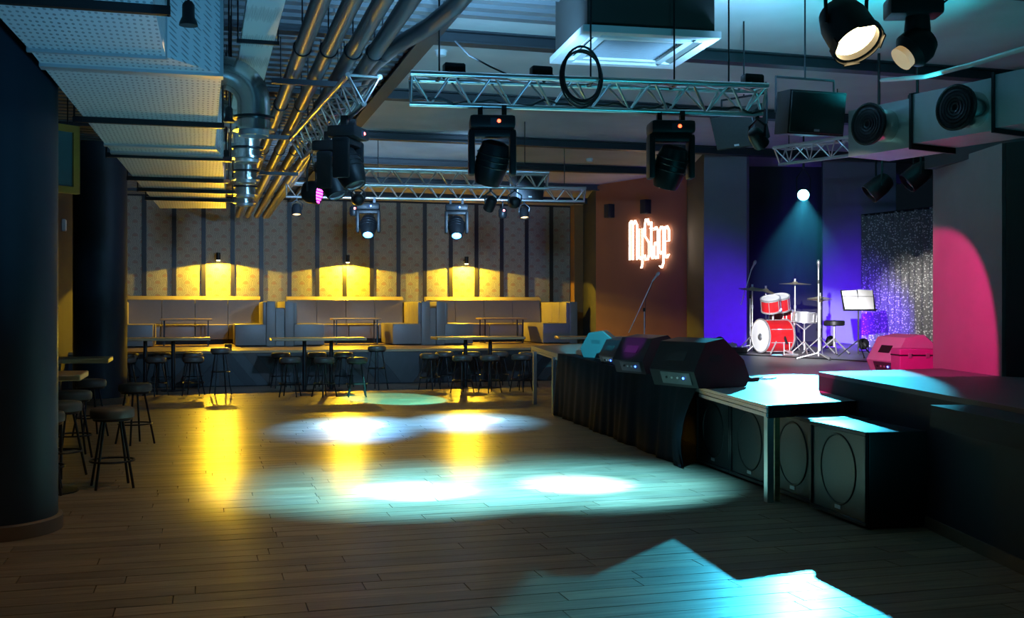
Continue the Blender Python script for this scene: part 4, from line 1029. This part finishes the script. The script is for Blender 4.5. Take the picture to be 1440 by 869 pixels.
# pendant downlights by the wide duct
for px, py, d, lab in ((265, 36, 6.3, 'black pendant downlight hanging beside the near end of the wide duct'), (322, 172, 9.8, 'small black pendant downlight hanging beside the first spiral elbow'), (318, 228, 12.4, 'small black pendant downlight hanging among the farther spiral elbows')):
    p = at(px, py, d=d); t = thing('pendant_light', lab, 'lamp', p, 0, 'pendant downlights'); k = .05
    MB().lathe([(.022, .14), (.035, .12), (.036, .05), (.05, .02), (.054, .0), (.045, .0)], n=20).build('shade', BLACK, t); MB().lathe([(.0, .005), (.045, .004)], n=16).build('diffuser', WHITEP, t)
    bar('stem', (0, 0, .13), (0, 0, CEIL-p.z), .008, CHAR, t)
    spot(p+Vector((0, 0, -.02)), (p.x, p.y, 0), 45, (1, .62, .25), 120, .9, .05)  # warm fill added under the unlit pendants for the foreground floor
# hanging framed screen behind the thick column
p = at(84, 225, d=12.6); t = thing('framed_screen', 'hanging screen in a yellow frame glimpsed between the two columns', 'screen', p, R(38))
MB().box((-.5, .0, -.30), (.16, .03, .36)).build('screen', mat('screen_blue', (.10, .22, .28), .3), t)
for lo, hi in (((-.55, -.03, -.38), (.24, .05, -.30)), ((-.55, -.03, .34), (.24, .05, .42)), ((.16, -.03, -.30), (.24, .05, .34))): MB().box(lo, hi).build('frame', mat('yellow_frame', (.55, .33, .06), .5), t)
for x in (-.2, .1): bar('rod', (x, 0, .4), (x, 0, CEIL-p.z), .008, CHAR, t)
t = thing('wall_box', 'small grey junction box on the dark wall between the columns', 'box', (-2.65, 22.9, 3.32))
MB().box((0, -.09, -.12), (.07, .09, .12), .01, 1).build('case_body', mat('box_grey', (.3, .28, .25), .5), t); MB().box((.07, -.07, -.10), (.076, .07, .10)).build('lid', WHITEP, t)
# smoke detectors on the ceiling
for px, py, lab in ((829, 226, 'white smoke detector on the ceiling past the golden truss'), (620, 76, 'white smoke detector on the ceiling near the front truss end')):
    p = at(px, py, Z=CEIL-.04); t = thing('smoke_detector', lab, 'detector', p, 0, 'smoke detectors'); MB().lathe([(.03, -.03), (.06, -.02), (.07, .04), (.0, .04)], n=20).build('body', WHITEP, t); MB().lathe([(.075, .025), (.075, .04)], n=20).build('base', WHITEP, t)

# =================================================================== LIGHT PLAN FOR THE STAGE
def led_bar(px, d, target, power, color, lab, deg=110):
    p = stz(px, d); t = thing('floor_lamp', lab, 'stage light', p, 0, 'floor wash lamps')
    ax = (Vector(target)-p-Vector((0, 0, .12))).normalized()
    MB().lathe([(.05, -.09), (.085, -.05), (.09, .07), (.075, .07), (.07, .04)], (0, 0, .13), ax, 18).build('can', BLACK, t)
    MB().lathe([(0, .05), (.07, .045)], (0, 0, .13), ax, 18).build('lens', mat('blue_lens', (.1, .1, .4), .2), t)
    MB().tube([(-.1, 0, .13), (-.1, 0, .012), (.1, 0, .012), (.1, 0, .13)], .01, 6).build('stand', CHAR, t)
    spot(p+Vector((0, 0, .13))+ax*.09, target, power, color, deg, .9, .06)
def hi(px, d, z): 
    p = at(px, 300, d=d); return Vector((p.x, p.y, z))
led_bar(1012, 18.6, hi(1012, 20.6, 1.5), 480, VIO, 'black floor par washing the left stage panel blue', 84)
led_bar(1168, 19.3, hi(1182, 21.2, 1.45), 480, VIO, 'black floor par washing the right backdrop blue', 84)
led_bar(1214, 18.2, hi(1228, 20, 1.4), 260, VIO, 'black floor par beside the sequinned curtain', 76)
# unseen spots added above the viewer to light drums, curtain and stage end
def added_spot(loc, target, power, color, deg, blend, lab):
    t, c2 = par_can(loc, target, .12, .3, LENS, lab, 'added spots', hang=.35, pole=True)
    spot(c2+(Vector(target)-c2).normalized()*.06, target, power, color, deg, blend, .04)
added_spot(Vector((1.0, 2.6, 3.45)), hi(1138, 17.2, 1.35), 24000, (.95, .93, 1.0), 8.4, .6, 'added unseen spot over the viewer aimed at the drums')
added_spot(Vector((.5, 2.6, 3.45)), hi(1300, 18.4, 1.7), 7500, (1, .95, .88), 7.5, .8, 'added unseen spot over the viewer aimed at the sequinned curtain')
o_ = F0.lerp(F1, .985)+Vector((0, 0, -.20)); tg = o_+RT*2.35+FW*2.5-Vector((0, 0, 2.4)); t, c2 = par_can(o_, tg, .07, .18, LENS, 'small added par under the front truss end aimed at the grey pillar', 'added pars', hang=.16)
spot(c2+(tg-c2).normalized()*.05, tg, 950, PINK, 52, .14, .03)  # par added as a source for the pink light on the pillar
added_spot(Vector((2.3, 2.4, 3.45)), at(846, 479, d=16.3), 34000, (.05, .72, 1.0), 4.2, .5, 'added unseen spot over the viewer aimed at the stage end')
o_ = under(K0, K1, 455, .30); tg = at(915, 492, d=13.2); t, c2 = par_can(o_, tg, .085, .2, LENS, 'small added par on the receding truss aimed at the stage monitors', 'added pars', hang=.25)
spot(c2+(tg-c2).normalized()*.05, tg, 1500, (.65, .05, .9), 7, .5, .04)  # par added to throw purple light on the stage monitor
# lounge floor patch from a par added under the cyan truss
o_ = under(M0, M1, 690, .24); tg = at(562, 562, Z=0); t, c2 = par_can(o_, tg, .085, .22, LENS, 'small added par on the cyan truss aimed at the floor before the stools', 'added pars', hang=.19)
spot(c2+(tg-c2).normalized()*.05, tg, 6000, (.12, .85, .80), 20, .10, .03)
# lamps added on the front truss to brighten the ceiling
for u in (.12, .36, .97):
    o_ = F0.lerp(F1, u)+Vector((0, 0, .29)); t = thing('added_washer', 'small added lamp on top of the front truss, turned up, %s from the pipes' % {.12: 'first', .36: 'second', .97: 'third'}[u], 'stage light', o_, 0, 'added washers')
    MB().box((-.09, -.05, -.04), (.09, .05, .05), .01).build('body', BLACK, t); MB().box((-.08, -.04, .05), (.08, .04, .056)).build('lens', LENS, t)
    for x in (-.06, .06): bar('clamp', (x, -.13, -.04), (x, .13, -.04), .012, CHAR, t)
    spot(o_+Vector((0, 0, .08)), o_+Vector((0, 2.4, 1.0)), 280, (.22, .58, 1.0), 150, 1.0, .05)

# unseen cool fill lamps added on the floor beside the viewer, thrown up at the ceiling
for (x_, y_), pw, lab in (((4.3, 3.2), 200, 'added unseen fill lamp thrown up at the ceiling by the subwoofers'), ((1.6, 4.2), 520, 'added unseen fill lamp thrown up at the ceiling behind the viewer')):
    t = thing('added_wash_lamp', lab, 'stage light', (x_, y_, 0), 0, 'floor wash lamps')
    MB().lathe([(.10, .06), (.16, .10), (.17, .30), (.15, .30), (.14, .27)], n=24).build('can', BLACK, t); MB().lathe([(0, .285), (.14, .28)], n=24).build('lens', LENS, t)
    MB().box((-.18, -.14, 0), (.18, .14, .05), .01).build('base', BLACK, t)
    for s_ in (-1, 1): MB().box((s_*.19-.012, -.03, .0), (s_*.19+.012, .03, .22)).build('bracket', CHAR, t)
    spot((x_, y_, .33), (x_-1.2, y_+3.4, CEIL) if x_ < 3 else (5.0, 9.0, CEIL), pw, ((.11, .53, 1.0) if x_ < 3 else (.03, .62, .80)), 84, 1.0, .1)

# pars added under the cyan truss for cool fill on the patterned wall
for u in (.15, .85):
    o_ = M0.lerp(M1, u); par_can(o_+Vector((0, 0, -.22)), o_+Vector((0, 3, .1)), .09, .2, LENS, 'small added par aimed at the patterned wall, at the %s end of the cyan truss' % ('pipe' if u < .5 else 'loudspeaker'), 'added wall pars', hang=.18)
    spot(o_+Vector((0, .13, -.22)), (o_.x+(u-.5)*5, YB, 4.1), 1000, (.30, .60, 1.0), 80, 1.0, .06)

# thin stage haze
hz = MB().box((5.8, 12.4, 1.05), (12.6, 19.6, 4.3)).build('stage_haze', BLACK, None, None)
hm = bpy.data.materials.new('haze'); hm.use_nodes = True; nt = hm.node_tree; nt.nodes.remove(nt.nodes['Principled BSDF'])
vs_ = nt.nodes.new('ShaderNodeVolumeScatter'); vs_.inputs['Density'].default_value = .0025; vs_.inputs['Anisotropy'].default_value = .35
nt.links.new(vs_.outputs[0], nt.nodes['Material Output'].inputs['Volume']); hz.data.materials.clear(); hz.data.materials.append(hm)
tag(hz, 'thin haze hanging over the drum kit', 'haze', kind='stuff')
p = at(1126, 285, d=17.7)
spot(p, hi(1092, 17.2, .95), 20000, (.03, .36, 1.0), 4.2, .3, .02); spot(p, hi(1116, 17.3, .95), 16000, (.03, .36, 1.0), 2.4, .3, .02)

# warm uplight added on the platform edge to light duct and pipes
t = thing('added_uplight', 'small added uplight on the platform edge near the first lounge table', 'stage light', (.55, 24.35, PLAT), 0)
MB().lathe([(.05, .02), (.075, .04), (.08, .14), (.065, .14), (.06, .12)], n=18).build('can', BLACK, t); MB().lathe([(0, .125), (.062, .12)], n=18).build('lens', G_DIM, t); MB().box((-.07, -.07, 0), (.07, .07, .025), .006, 1).build('base', BLACK, t)
spot((.55, 24.3, PLAT+.16), (.35, 15, 4.3), 520, YEL, 62, .9, .05)

# lamp added on the outlet duct to tint the ceiling cyan
o_ = on(.55, .30, z1+.04); t = thing('added_washer', 'small added lamp lying on the air duct with round outlets, turned up', 'stage light', o_, 0, 'added washers')
MB().box((-.09, -.05, -.04), (.09, .05, .05), .01).build('body', BLACK, t); MB().box((-.08, -.04, .05), (.08, .04, .056)).build('lens', LENS, t)
spot(o_+Vector((0, 0, .08)), o_+Vector((0, .6, 1.0)), 170, (.02, .60, .74), 160, 1.0, .05)
